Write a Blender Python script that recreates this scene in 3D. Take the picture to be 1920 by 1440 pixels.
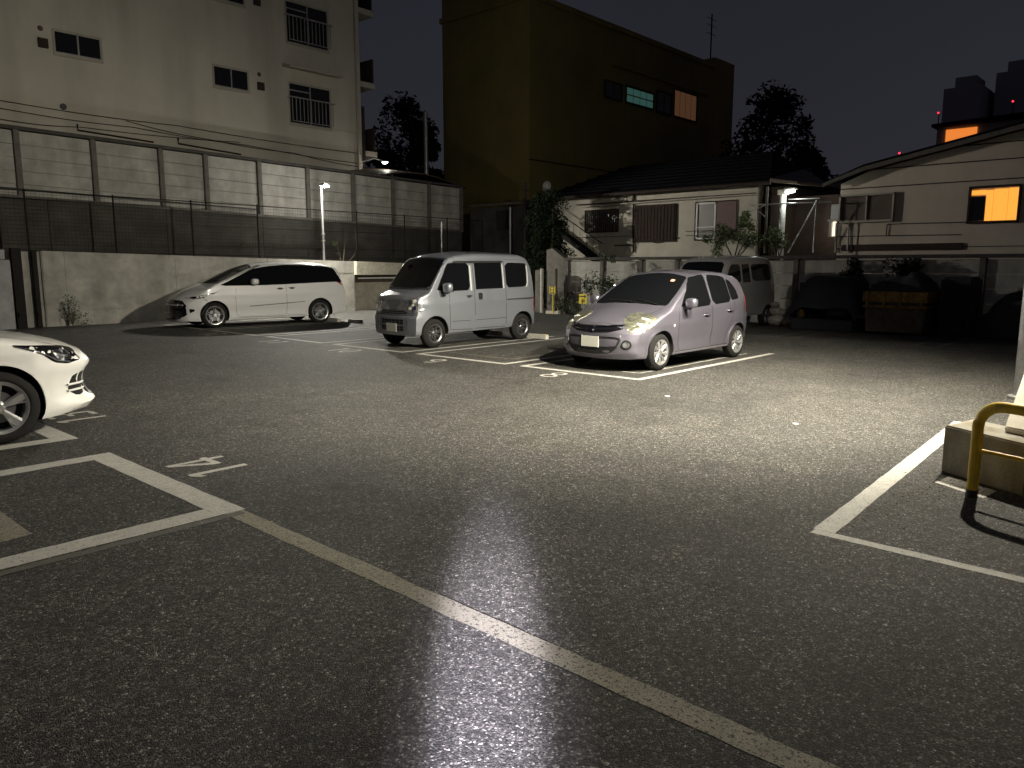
import bpy, bmesh, math, random
from mathutils import Vector, Matrix
from mathutils.bvhtree import BVHTree
from mathutils.geometry import delaunay_2d_cdt
R = math.radians
random.seed(7)
for o in list(bpy.data.objects): bpy.data.objects.remove(o)
scene = bpy.context.scene
col = scene.collection

# ------------------------------------------------------------------ camera, world, exposure
# the lot's own axes are the world axes: +X runs along the bays' depth, +Y along the row of bays
cam_d = bpy.data.cameras.new('camera'); cam = bpy.data.objects.new('camera', cam_d); col.objects.link(cam)
cam_d.sensor_width = 36; cam_d.lens = 36 * 1442 / 1920
cam_d.clip_start = .05; cam_d.clip_end = 600
cam.location = (0, 0, 1.6)
fwd = Vector((math.cos(R(42.4)), math.sin(R(42.4)), -222 / 1442))
cam.rotation_euler = fwd.to_track_quat('-Z', 'Y').to_euler()
scene.camera = cam
w = bpy.data.worlds.new('World'); scene.world = w; w.use_nodes = True
nt = w.node_tree; nt.nodes.clear()
out = nt.nodes.new('ShaderNodeOutputWorld'); bg = nt.nodes.new('ShaderNodeBackground')
tc = nt.nodes.new('ShaderNodeTexCoord'); sep = nt.nodes.new('ShaderNodeSeparateXYZ')
nt.links.new(tc.outputs['Generated'], sep.inputs[0])
# night sky over a city: deep blue-grey overhead, faint glow low in the sky
rz = nt.nodes.new('ShaderNodeValToRGB'); nt.links.new(sep.outputs['Z'], rz.inputs[0])
rz.color_ramp.elements[0].position = 0.0; rz.color_ramp.elements[0].color = (.031, .0305, .039, 1)
rz.color_ramp.elements[1].position = .6; rz.color_ramp.elements[1].color = (.013, .0135, .022, 1)
nz = nt.nodes.new('ShaderNodeTexNoise'); nz.inputs['Scale'].default_value = 1.6; nz.inputs['Detail'].default_value = 3
nt.links.new(tc.outputs['Generated'], nz.inputs['Vector'])
mx = nt.nodes.new('ShaderNodeMix'); mx.data_type = 'RGBA'; mx.blend_type = 'MULTIPLY'; mx.inputs[0].default_value = .4
nt.links.new(rz.outputs[0], mx.inputs[6]); nt.links.new(nz.outputs['Fac'], mx.inputs[7])
nt.links.new(mx.outputs[2], bg.inputs[0]); bg.inputs[1].default_value = 1.0
nt.links.new(bg.outputs[0], out.inputs[0])
scene.view_settings.view_transform = 'Standard'; scene.view_settings.look = 'None'
scene.view_settings.exposure = 0.0; scene.view_settings.gamma = 1.0
scene.view_settings.use_curve_mapping = False
scene.render.engine = 'CYCLES'

POLE = (10.93, 1.62)           # foot of the tall pole at the right edge
def light(kind, name, loc, target, power, color, size=.1, angle=120, blend=.3):
    d = bpy.data.lights.new(name, kind); d.energy = power; d.color = color
    o = bpy.data.objects.new(name, d); col.objects.link(o); o.location = loc
    if kind == 'SPOT': d.spot_size = R(angle); d.spot_blend = blend; d.shadow_soft_size = size
    if kind == 'POINT': d.shadow_soft_size = size
    if kind == 'AREA': d.size = size
    if target: o.rotation_euler = (Vector(target) - Vector(loc)).to_track_quat('-Z', 'Y').to_euler()
    return o
WARM = (1, .92, .745)
light('SPOT', 'pole_lamp_light', (10.55, 1.85, 5.15), (8.4, 6.6, 0), 4500, WARM, .07, 146, .75)
light('SPOT', 'side_lamp_light', (7.9, 1.9, 5.2), (8.2, 5.2, 0), 8300, WARM, .08, 94, 1.0)  # unseen lamp added for the bright pool, inferred from pool and hoop shadow
light('SPOT', 'pole_lamp_spill', (10.7, 1.72, 5.22), (6, 17, 5.2), 2500, (1, .94, .82), .1, 156, .8)
light('SPOT', 'ledge_lamp_light', (15.22, 22.33, 4.16), (15.0, 14.0, 0), 3000, (1, .95, .84), .06, 165, .3)
light('SPOT', 'added_streak_light', (-3.55, -3.25, 1.05), (2.05, 2.0, 0), 64000, (.88, .83, 1), .012, 4.2, 1.0)  # unseen beam and wider cone below, added for the pale ground streak
light('SPOT', 'added_streak_halo', (-3.56, -3.24, 1.05), (1.85, 1.80, 0), 13000, (.88, .82, 1), .012, 6.4, 1.0)
light('POINT', 'ledge_lamp_spill', (15.2, 22.35, 4.1), None, 90, (1, .96, .88), .05)
light('POINT', 'carport_lamp_light', (20.95, 26.2, 5.72), None, 14, (1, .95, .8), .06)
light('POINT', 'porch_lamp_light', (24.55, 10.35, 3.75), None, 26, (.95, 1, .9), .07)
light('POINT', 'alley_window_light', (25.6, 9.35, 2.7), None, 9, (1, .9, .7), .08)
light('POINT', 'added_fill_light', (-9, 3, 7.0), None, 90, (1, .9, .72), .3)  # fill light added behind the camera, no lamp known there

# ------------------------------------------------------------------ materials
def new_mat(name):
    m = bpy.data.materials.new(name); m.use_nodes = True
    n = m.node_tree; b = n.nodes['Principled BSDF']; return m, n, b
def mat(name, c, rough=.6, metal=0, var=0, scale=5, bump=0, bscale=60, coat=0, stain=None, spec=None, flake=0):
    m, n, b = new_mat(name)
    b.inputs['Roughness'].default_value = rough; b.inputs['Metallic'].default_value = metal
    b.inputs['Base Color'].default_value = (*c, 1)
    if spec is not None: b.inputs['Specular IOR Level'].default_value = spec
    if coat: b.inputs['Coat Weight'].default_value = coat; b.inputs['Coat Roughness'].default_value = .04
    g = n.nodes.new('ShaderNodeNewGeometry'); pos = g.outputs['Position']
    last = None
    if var:
        t = n.nodes.new('ShaderNodeTexNoise'); t.inputs['Scale'].default_value = scale; t.inputs['Detail'].default_value = 7
        t.inputs['Roughness'].default_value = .65
        n.links.new(pos, t.inputs['Vector'])
        r = n.nodes.new('ShaderNodeValToRGB')
        r.color_ramp.elements[0].position = .3; r.color_ramp.elements[1].position = .72
        r.color_ramp.elements[0].color = (*[x * (1 - var) for x in c], 1)
        r.color_ramp.elements[1].color = (*[min(1, x * (1 + var * .6)) for x in c], 1)
        n.links.new(t.outputs['Fac'], r.inputs[0]); last = r.outputs[0]
    if stain:
        sc, amt, colr = stain                                   # vertical streaks of dirt
        mp = n.nodes.new('ShaderNodeMapping'); mp.inputs['Scale'].default_value = (sc, sc, sc * .12)
        n.links.new(pos, mp.inputs['Vector'])
        t = n.nodes.new('ShaderNodeTexNoise'); t.inputs['Scale'].default_value = 1; t.inputs['Detail'].default_value = 6
        n.links.new(mp.outputs[0], t.inputs['Vector'])
        r = n.nodes.new('ShaderNodeValToRGB'); r.color_ramp.elements[0].position = .46; r.color_ramp.elements[1].position = .7
        r.color_ramp.elements[0].color = (0, 0, 0, 1); r.color_ramp.elements[1].color = (amt, amt, amt, 1)
        n.links.new(t.outputs['Fac'], r.inputs[0])
        mm = n.nodes.new('ShaderNodeMix'); mm.data_type = 'RGBA'
        n.links.new(r.outputs[0], mm.inputs[0])
        if last: n.links.new(last, mm.inputs[6])
        else: mm.inputs[6].default_value = (*c, 1)
        mm.inputs[7].default_value = (*colr, 1); last = mm.outputs[2]
    if last: n.links.new(last, b.inputs['Base Color'])
    if bump:
        t = n.nodes.new('ShaderNodeTexNoise'); t.inputs['Scale'].default_value = bscale; t.inputs['Detail'].default_value = 5
        n.links.new(pos, t.inputs['Vector'])
        bp = n.nodes.new('ShaderNodeBump'); bp.inputs['Strength'].default_value = bump; bp.inputs['Distance'].default_value = .01
        n.links.new(t.outputs['Fac'], bp.inputs['Height']); n.links.new(bp.outputs[0], b.inputs['Normal'])
    return m
def emis(name, c, s):
    m, n, b = new_mat(name)
    b.inputs['Base Color'].default_value = (*[x * .5 for x in c], 1)
    b.inputs['Emission Color'].default_value = (*c, 1); b.inputs['Emission Strength'].default_value = s
    return m

def asphalt_nodes(m, n, b, paint=None, wear=.5, aged=False):
    """asphalt of crushed stone in dark binder; paint: thin coat over the same relief, worn through in places"""
    L = n.links.new
    g = n.nodes.new('ShaderNodeNewGeometry'); pos = g.outputs['Position']
    def noise(s, d=2, r=.5):
        t = n.nodes.new('ShaderNodeTexNoise'); t.inputs['Scale'].default_value = s; t.inputs['Detail'].default_value = d
        t.inputs['Roughness'].default_value = r; L(pos, t.inputs['Vector']); return t.outputs['Fac']
    def ramp(inp, stops):
        r = n.nodes.new('ShaderNodeValToRGB'); L(inp, r.inputs[0]); e = r.color_ramp.elements
        e[0].position, e[0].color = stops[0][0], (*stops[0][1], 1); e[1].position, e[1].color = stops[-1][0], (*stops[-1][1], 1)
        for p, c in stops[1:-1]:
            k = e.new(p); k.color = (*c, 1)
        return r.outputs[0]
    def mixc(f, a, c, bt='MIX'):
        x = n.nodes.new('ShaderNodeMix'); x.data_type = 'RGBA'; x.blend_type = bt
        if hasattr(f, 'links'): L(f, x.inputs[0])
        else: x.inputs[0].default_value = f
        for k, v in ((6, a), (7, c)):
            if hasattr(v, 'links'): L(v, x.inputs[k])
            else: x.inputs[k].default_value = (*v, 1)
        return x.outputs[2]
    vo = n.nodes.new('ShaderNodeTexVoronoi'); vo.inputs['Scale'].default_value = 135; L(pos, vo.inputs['Vector'])
    vo2 = n.nodes.new('ShaderNodeTexVoronoi'); vo2.inputs['Scale'].default_value = 230; L(pos, vo2.inputs['Vector'])
    cs = n.nodes.new('ShaderNodeSeparateColor'); L(vo.outputs['Color'], cs.inputs[0])
    stone = ramp(cs.outputs[0], [(0, (.012, .012, .0115)), (.5, (.034, .033, .030)), (.80, (.078, .075, .068)), (.95, (.14, .135, .12)), (1, (.36, .35, .32))])
    vo3 = n.nodes.new('ShaderNodeTexVoronoi'); vo3.inputs['Scale'].default_value = 52; L(pos, vo3.inputs['Vector'])
    cs3 = n.nodes.new('ShaderNodeSeparateColor'); L(vo3.outputs['Color'], cs3.inputs[0])
    stone = mixc(1, stone, ramp(cs3.outputs[1], [(0, (.5, .5, .5)), (.7, (1.1, 1.1, 1.1)), (1, (1.7, 1.69, 1.65))]), 'MULTIPLY')
    stone = mixc(1, stone, ramp(noise(24, 4, .7), [(.32, (.68, .68, .68)), (.68, (1.35, 1.35, 1.34))]), 'MULTIPLY')
    big = ramp(noise(.35, 5, .6), [(.32, (.68, .68, .69)), (.7, (1.24, 1.22, 1.19))])
    mid = ramp(noise(3.2, 5, .6), [(.3, (.82, .82, .82)), (.72, (1.14, 1.14, 1.13))])
    c = mixc(1, stone, big, 'MULTIPLY')
    c = mixc(.8, c, ramp(noise(.8, 7, .72), [(.36, (.62, .62, .62)), (.46, (1, 1, 1)), (.64, (1, 1, 1)), (.74, (1.25, 1.24, 1.2))]), 'MULTIPLY'); c = mixc(1, c, mid, 'MULTIPLY')
    fine = ramp(noise(420, 2), [(.3, (.6, .6, .6)), (.7, (1.35, 1.35, 1.35))]); c = mixc(.8, c, fine, 'MULTIPLY')
    height = n.nodes.new('ShaderNodeMath'); height.operation = 'ADD'
    L(vo.outputs['Distance'], height.inputs[0]); L(vo2.outputs['Distance'], height.inputs[1])
    bp = n.nodes.new('ShaderNodeBump'); bp.invert = True
    bp.inputs['Strength'].default_value = 1.0; bp.inputs['Distance'].default_value = .0055
    L(height.outputs[0], bp.inputs['Height'])
    b.inputs['Roughness'].default_value = .74; b.inputs['Specular IOR Level'].default_value = .3
    if paint:
        h = n.nodes.new('ShaderNodeMath'); h.operation = 'MULTIPLY_ADD'
        L(vo.outputs['Distance'], h.inputs[0]); h.inputs[1].default_value = .35; L(noise(55, 6, .7), h.inputs[2])
        wr = ramp(h.outputs[0], [(wear, (1, 1, 1)), (wear + .07, (0, 0, 0))])
        pc = mixc(1, ramp(noise(9, 6, .65), [(.3, tuple(x * .74 for x in paint)), (.7, paint)]), ramp(noise(160, 2), [(.3, (.8, .8, .8)), (.6, (1, 1, 1))]), 'MULTIPLY')
        c = mixc(wr, c, pc)
        bp.inputs['Strength'].default_value = .4
    L(c, b.inputs['Base Color']); L(bp.outputs[0], b.inputs['Normal'])

M = {}
m, n, b = new_mat('asphalt'); asphalt_nodes(m, n, b); M['asphalt'] = m
m, n, b = new_mat('line_paint'); asphalt_nodes(m, n, b, (.48, .47, .43), .79); M['paint'] = m
m, n, b = new_mat('aged_line_paint'); asphalt_nodes(m, n, b, (.25, .235, .18), .72); M['oldpaint'] = m
m, n, b = new_mat('faded_line_paint'); asphalt_nodes(m, n, b, (.115, .11, .095), .74); M['ghost'] = m
M['conc'] = mat('board_marked_concrete', (.36, .35, .31), .9, 0, .38, 2.2, .35, 45, stain=(1.2, .55, (.14, .13, .11)))
M['conc_low'] = mat('grey_concrete', (.33, .34, .34), .9, 0, .3, 3, .3, 50, stain=(1.6, .4, (.15, .15, .15)))
M['dark_conc'] = mat('dirty_dark_concrete', (.062, .058, .050), .93, 0, .5, 1.6, .5, 30, stain=(1.5, .5, (.03, .028, .024)))
M['panel'] = mat('precast_panel_concrete', (.37, .36, .325), .9, 0, .3, 2.6, .3, 50, stain=(2.5, .5, (.15, .14, .12)))
M['post'] = mat('precast_post_concrete', (.125, .115, .10), .92, 0, .35, 5, .3, 50)
M['rail'] = mat('dark_coping_concrete', (.06, .055, .05), .9, 0, .4, 6)
M['apt'] = mat('cream_wall_render', (.52, .49, .41), .9, 0, .10, .7, .12, 60, stain=(.8, .55, (.30, .275, .225)))
M['apt_trim'] = mat('cream_trim', (.40, .37, .31), .9, 0, .15, 3)
M['olive'] = mat('olive_render', (.26, .205, .06), .95, 0, .28, .35, 0, 60, stain=(.35, .4, (.12, .09, .035)))
M['housewall'] = mat('house_mortar_wall', (.50, .47, .39), .9, 0, .18, 1.6, .15, 60, stain=(1.1, .4, (.24, .22, .17)))
M['house2wall'] = mat('beige_siding', (.56, .49, .41), .9, 0, .12, 1.4, .1, 60, stain=(1.0, .3, (.26, .22, .18)))
M['roof'] = mat('dark_roof_tile', (.006, .0065, .008), .95, 0, .4, 8, spec=.1)
M['metalroof'] = mat('rusty_metal_roof', (.11, .085, .06), .6, .2, .5, 4)
M['steel'] = mat('galvanised_steel', (.42, .42, .42), .4, .7, .2, 20)
M['white_metal'] = mat('white_painted_metal', (.62, .62, .60), .4, 0, .1, 12)
M['dark_metal'] = mat('dark_painted_metal', (.016, .014, .013), .85, 0, spec=.2)
M['brown'] = mat('brown_shutter', (.045, .032, .027), .85, 0, .25, 7, spec=.2)
M['maroon'] = mat('maroon_shutter', (.11, .055, .05), .6, 0, .2, 7)
M['grey_frame'] = mat('aluminium_frame', (.32, .31, .29), .45, .3)
M['winglass'] = mat('night_window_glass', (.010, .011, .013), .09, 0, spec=.6)
M['frost'] = mat('drawn_curtain_glass', (.12, .105, .085), .35, 0, .2, 9)
M['glass'] = mat('dark_car_glass', (.004, .0045, .005), .03, 0, spec=.55)
M['trim'] = mat('black_trim', (.012, .012, .012), .45)
M['gloss_black'] = mat('gloss_black_trim', (.006, .006, .007), .12)
M['tyre'] = mat('tyre_rubber', (.011, .0105, .010), .85, 0, .25, 25, .2, 120, spec=.25)
M['alloy'] = mat('alloy_wheel', (.62, .62, .62), .28, .85)
M['dark_alloy'] = mat('dark_alloy_wheel', (.20, .20, .21), .3, .85)
M['cave'] = mat('wheel_arch_liner', (.008, .008, .008), .95)
M['chrome'] = mat('chrome', (.8, .8, .8), .12, 1)
M['plate'] = mat('number_plate', (.62, .62, .56), .5, 0, .06, 30)
M['red_lens'] = mat('tail_lamp_lens', (.22, .010, .010), .15)
M['yellow'] = mat('yellow_painted_steel', (.86, .58, .03), .4, 0, .16, 14, .12, 90, coat=.2, stain=(38, .35, (.30, .18, .05)))
M['yellow_black'] = mat('black_paint_band', (.02, .02, .018), .5)
M['sign'] = mat('yellow_sign_sheet', (.72, .56, .03), .5)
M['ink'] = mat('sign_ink', (.02, .02, .02), .6)
M['kerb'] = mat('concrete_wheel_stop', (.45, .43, .38), .9, 0, .3, 20, .3, 80)
M['block'] = mat('weathered_cast_concrete', (.32, .30, .25), .92, 0, .32, 6, .4, 60, stain=(5, .75, (.15, .12, .06)))
M['slant'] = mat('pale_concrete', (.55, .51, .42), .9, 0, .15, 8, .2, 90)
M['leaf'] = mat('dark_leaf', (.028, .048, .017), .55, 0, .5, 6)
M['leaf2'] = mat('pale_leaf', (.10, .14, .045), .5, 0, .5, 8)
M['leaf_far'] = mat('distant_leaf', (.013, .020, .010), .95, 0, .5, 3, spec=.08)
M['bark'] = mat('bark', (.10, .08, .055), .9, 0, .4, 14)
M['soil'] = mat('terrace_soil', (.06, .05, .035), .95, 0, .5, 5, .5, 20)
M['skip_rust'] = mat('rusty_yellow_paint', (.27, .15, .03), .7, 0, .6, 9, .2, 40, stain=(7, .8, (.06, .03, .015)))
M['skip_low'] = mat('dull_brown_steel', (.085, .065, .047), .8, 0, .4, 7, .2, 40)
M['tarp'] = mat('dark_tarp', (.016, .017, .024), .8, 0, .3, 4, .5, 9)
M['bag'] = mat('pale_sack', (.34, .33, .29), .85, 0, .5, 14, .5, 14)
M['far_wall'] = mat('far_tower_wall', (.35, .33, .35), .95)
M['led'] = emis('lamp_led', (1, .97, .9), 140)
M['tube'] = emis('fluorescent_tube', (.95, 1, .92), 14)
M['warmwin'] = emis('lit_orange_curtain', (1, .40, .055), 1.1)
M['warmwin2'] = emis('lit_orange_upper_window', (1, .27, .045), .85)
M['tealwin'] = emis('teal_lit_pane', (.14, .38, .33), .15)
M['dimwin'] = emis('dim_orange_pane', (.32, .15, .07), .17)
M['alleywin'] = emis('lit_alley_pane', (1, .85, .6), 1.6)
M['redlamp'] = emis('red_beacon', (1, .03, .06), 2.5)

def paint(name, c, flake, rough=.32, metal=.0):
    m, n, b = new_mat(name)
    b.inputs['Base Color'].default_value = (*c, 1); b.inputs['Metallic'].default_value = metal
    b.inputs['Roughness'].default_value = rough; b.inputs['Coat Weight'].default_value = 1; b.inputs['Coat Roughness'].default_value = .04
    tcn = n.nodes.new('ShaderNodeTexCoord')
    d = n.nodes.new('ShaderNodeTexNoise'); d.inputs['Scale'].default_value = 3; d.inputs['Detail'].default_value = 6
    n.links.new(tcn.outputs['Object'], d.inputs['Vector'])
    r = n.nodes.new('ShaderNodeMapRange'); r.inputs[1].default_value = .35; r.inputs[2].default_value = .75
    r.inputs[3].default_value = rough; r.inputs[4].default_value = rough + .14
    n.links.new(d.outputs['Fac'], r.inputs[0]); n.links.new(r.outputs[0], b.inputs['Roughness'])
    if flake:
        v = n.nodes.new('ShaderNodeTexVoronoi'); v.inputs['Scale'].default_value = 900
        n.links.new(tcn.outputs['Object'], v.inputs['Vector'])
        h = n.nodes.new('ShaderNodeMix'); h.data_type = 'RGBA'; h.blend_type = 'MULTIPLY'; h.inputs[0].default_value = flake
        h.inputs[6].default_value = (*[min(1, x * 1.25) for x in c], 1); n.links.new(v.outputs['Color'], h.inputs[7])
        hs = n.nodes.new('ShaderNodeHueSaturation'); hs.inputs['Saturation'].default_value = 0
        n.links.new(v.outputs['Color'], hs.inputs['Color']); n.links.new(hs.outputs[0], h.inputs[7])
        n.links.new(h.outputs[2], b.inputs['Base Color'])
    return m
M['p_golf'] = paint('white_car_paint', (.78, .77, .74), 0, .3)
M['p_mpv'] = paint('pearl_white_car_paint', (.47, .47, .47), .1, .32)
M['p_van'] = paint('silver_car_paint', (.215, .23, .255), .35, .34, .55)
M['p_hatch'] = paint('pale_purple_car_paint', (.166, .158, .192), .35, .38, .72)
M['p_dark'] = paint('dark_grey_car_paint', (.20, .20, .20), 0, .4)
M['p_black'] = paint('black_car_paint', (.016, .017, .022), 0, .35)

def lamp_mat(name, c):
    m, n, b = new_mat(name)
    b.inputs['Base Color'].default_value = (*c, 1); b.inputs['Metallic'].default_value = .9; b.inputs['Roughness'].default_value = .16
    b.inputs['Coat Weight'].default_value = 1; b.inputs['Coat Roughness'].default_value = .02
    b.inputs['Roughness'].default_value = .3
    tcn = n.nodes.new('ShaderNodeTexCoord')
    v = n.nodes.new('ShaderNodeTexNoise'); v.inputs['Scale'].default_value = 9; v.inputs['Detail'].default_value = 1.5; v.inputs['Distortion'].default_value = 1.2; n.links.new(tcn.outputs['Object'], v.inputs['Vector'])
    bp = n.nodes.new('ShaderNodeBump'); bp.inputs['Strength'].default_value = .6; bp.inputs['Distance'].default_value = .03
    n.links.new(v.outputs['Fac'], bp.inputs['Height']); n.links.new(bp.outputs[0], b.inputs['Normal'])
    r = n.nodes.new('ShaderNodeValToRGB'); r.color_ramp.elements[0].color = (*[x * .5 for x in c], 1); r.color_ramp.elements[1].color = (*c, 1)
    r.color_ramp.elements[0].position = .36; r.color_ramp.elements[1].position = .6
    n.links.new(v.outputs['Fac'], r.inputs[0]); n.links.new(r.outputs[0], b.inputs['Base Color'])
    return m
M['lamp'] = lamp_mat('headlamp_reflector', (.72, .74, .76))
M['lamp_y'] = lamp_mat('hazed_headlamp_reflector', (.72, .72, .55))
M['lamp_dark'] = lamp_mat('smoked_headlamp_reflector', (.10, .10, .11))
# ------------------------------------------------------------------ mesh helpers
class MB:
    def __init__(s): s.v = []; s.f = []
    def quad(s, *p):
        i = len(s.v); s.v += [tuple(q) for q in p]; s.f.append(tuple(range(i, i + len(p)))); return s
    def box(s, x0, x1, y0, y1, z0, z1):
        i = len(s.v)
        s.v += [(x, y, z) for z in (z0, z1) for x, y in ((x0, y0), (x1, y0), (x1, y1), (x0, y1))]
        s.f += [tuple(i + k for k in q) for q in ((0, 3, 2, 1), (4, 5, 6, 7), (0, 1, 5, 4), (1, 2, 6, 5), (2, 3, 7, 6), (3, 0, 4, 7))]
        return s
    def prism(s, pts, z0, z1):                       # pts counter-clockwise in plan, z may be per-point lists
        k = len(pts); i = len(s.v)
        za = z0 if isinstance(z0, (list, tuple)) else [z0] * k; zb = z1 if isinstance(z1, (list, tuple)) else [z1] * k
        s.v += [(p[0], p[1], za[j]) for j, p in enumerate(pts)] + [(p[0], p[1], zb[j]) for j, p in enumerate(pts)]
        s.f.append(tuple(i + k - 1 - j for j in range(k))); s.f.append(tuple(i + k + j for j in range(k)))
        for j in range(k): q = (j + 1) % k; s.f.append((i + j, i + q, i + k + q, i + k + j))
        return s
    def prof(s, pts, y0, y1, axis='y'):              # polygon in a vertical plane, extruded
        k = len(pts); i = len(s.v)
        def P(p, t): return (p[0], t, p[1]) if axis == 'y' else (t, p[0], p[1])
        s.v += [P(p, y0) for p in pts] + [P(p, y1) for p in pts]
        s.f.append(tuple(i + j for j in range(k))); s.f.append(tuple(i + 2 * k - 1 - j for j in range(k)))
        for j in range(k): q = (j + 1) % k; s.f.append((i + q, i + j, i + k + j, i + k + q))
        return s
    def tube(s, path, r, seg=8, cap=True):
        path = [Vector(p) for p in path]; rings = []
        rr = r if isinstance(r, (list, tuple)) else [r] * len(path)
        up = Vector((0, 0, 1))
        for j, p in enumerate(path):
            d = (path[min(j + 1, len(path) - 1)] - path[max(j - 1, 0)]).normalized()
            a = d.cross(up if abs(d.z) < .95 else Vector((1, 0, 0))).normalized(); c = d.cross(a)
            i = len(s.v)
            s.v += [tuple(p + (a * math.cos(t) + c * math.sin(t)) * rr[j]) for t in [2 * math.pi * q / seg for q in range(seg)]]
            rings.append(i)
        for a, c in zip(rings, rings[1:]):
            for q in range(seg): t = (q + 1) % seg; s.f.append((a + q, a + t, c + t, c + q))
        if cap: s.f.append(tuple(rings[0] + q for q in reversed(range(seg)))); s.f.append(tuple(rings[-1] + q for q in range(seg)))
        return s
    def lathe(s, prof, origin=(0, 0, 0), axis='y', seg=36):   # prof: (radius, along axis)
        i = len(s.v); k = len(prof); ox, oy, oz = origin
        for q in range(seg):
            t = 2 * math.pi * q / seg; c, d = math.cos(t), math.sin(t)
            for r, a in prof:
                if axis == 'y': s.v.append((ox + r * c, oy + a, oz + r * d))
                elif axis == 'z': s.v.append((ox + r * c, oy + r * d, oz + a))
                else: s.v.append((ox + a, oy + r * c, oz + r * d))
        for q in range(seg):
            t = (q + 1) % seg
            for j in range(k - 1): s.f.append((i + q * k + j, i + q * k + j + 1, i + t * k + j + 1, i + t * k + j))
        return s
    def mesh(s, name):
        me = bpy.data.meshes.new(name); me.from_pydata(s.v, [], s.f)
        bm = bmesh.new(); bm.from_mesh(me); bmesh.ops.recalc_face_normals(bm, faces=bm.faces); bm.to_mesh(me); bm.free()
        return me
def link(name, me, m=None, parent=None, smooth=None, bevel=0):
    if bevel:
        bm = bmesh.new(); bm.from_mesh(me)
        es = [e for e in bm.edges if len(e.link_faces) == 2 and e.calc_face_angle(0) > .5]
        bmesh.ops.bevel(bm, geom=es, offset=bevel, segments=2, affect='EDGES', clamp_overlap=True); bm.to_mesh(me); bm.free()
    if m and not me.materials: me.materials.append(m)
    if smooth:
        me.polygons.foreach_set('use_smooth', [True] * len(me.polygons)); me.set_sharp_from_angle(angle=R(smooth))
    o = bpy.data.objects.new(name, me); col.objects.link(o)
    if parent: o.parent = parent
    return o
def build(mb, name, m, parent=None, smooth=None, bevel=0): return link(name, mb.mesh(name), m, parent, smooth, bevel)
def tag(o, label=None, cat=None, group=None, kind=None):
    if label: o['label'] = label
    if cat: o['category'] = cat
    if group: o['group'] = group
    if kind: o['kind'] = kind
    return o
def empty(name, loc, label, cat, rz=0, group=None, scale=1):
    o = bpy.data.objects.new(name, None); col.objects.link(o); o.location = loc; o.rotation_euler.z = rz
    o.scale = (scale,) * 3; o.empty_display_size = .2
    return tag(o, label, cat, group)
def text_mesh(s, size):
    c = bpy.data.curves.new('t', 'FONT'); c.body = s; c.size = size; c.offset = -.002; c.align_x = 'CENTER'; c.align_y = 'CENTER'
    o = bpy.data.objects.new('t', c); col.objects.link(o); bpy.context.view_layer.update()
    me = bpy.data.meshes.new_from_object(o.evaluated_get(bpy.context.evaluated_depsgraph_get()))
    bpy.data.objects.remove(o); return me

# ------------------------------------------------------------------ ground and markings
g = MB(); g.quad((-120, -120, 0), (160, -120, 0), (160, 160, 0), (-120, 160, 0))
tag(build(g, 'asphalt_ground', M['asphalt']), kind='structure')
LZ = .0026
def rough_strip(mb, x0, y0, x1, y1, wdt, z=LZ, jit=.004):
    """painted strip between two points, centred, with slightly uneven edges"""
    a, c = Vector((x0, y0)), Vector((x1, y1)); d = (c - a); L = d.length; d.normalize(); nn = Vector((-d.y, d.x))
    k = max(2, int(L / .12)); pl = []; pr = []
    for i in range(k + 1):
        p = a + d * L * i / k
        jl, jr = random.uniform(-jit, jit), random.uniform(-jit, jit)
        pl.append(p + nn * (wdt / 2 + jl)); pr.append(p - nn * (wdt / 2 + jr))
    for i in range(k):
        mb.quad((*pr[i], z), (*pr[i + 1], z), (*pl[i + 1], z), (*pl[i], z))
def bay(name, x0, x1, y0, y1, wf, ws, m, open_front=False, skip=()):
    """a bay: front line at x0 between y0 and y1, side lines running back to x1"""
    mb = MB(); s = 1 if x1 > x0 else -1
    rough_strip(mb, x0 + s * wf / 2, y0, x0 + s * wf / 2, y1, wf)
    if 'near' not in skip: rough_strip(mb, x0 + s * wf, y0 + ws / 2, x1, y0 + ws / 2, ws)
    if 'far' not in skip: rough_strip(mb, x0 + s * wf, y1 - ws / 2, x1, y1 - ws / 2, ws)
    return tag(build(mb, name, m), kind='structure')
bay('bay_line', 9.14, 13.62, 5.9, 8.2, .105, .105, M['paint'])
bay('bay_line', 9.14, 13.62, 8.5, 10.76, .105, .105, M['paint'])
bay('bay_line', 9.12, 13.62, 11.1, 13.36, .105, .105, M['paint'])
bay('bay_line', 9.1, 13.62, 13.7, 15.95, .105, .105, M['paint'])
bay('bay_line', 9.08, 13.62, 16.3, 18.6, .105, .105, M['paint'])
bay('bay_line', 9.06, 13.62, 18.9, 21.2, .105, .105, M['paint'])
bay('bay_line', 2.44, -3.0, 4.63, 6.95, .185, .19, M['paint'])
bay('bay_line', 2.46, -3.0, 7.74, 10.05, .185, .19, M['paint'])
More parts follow.
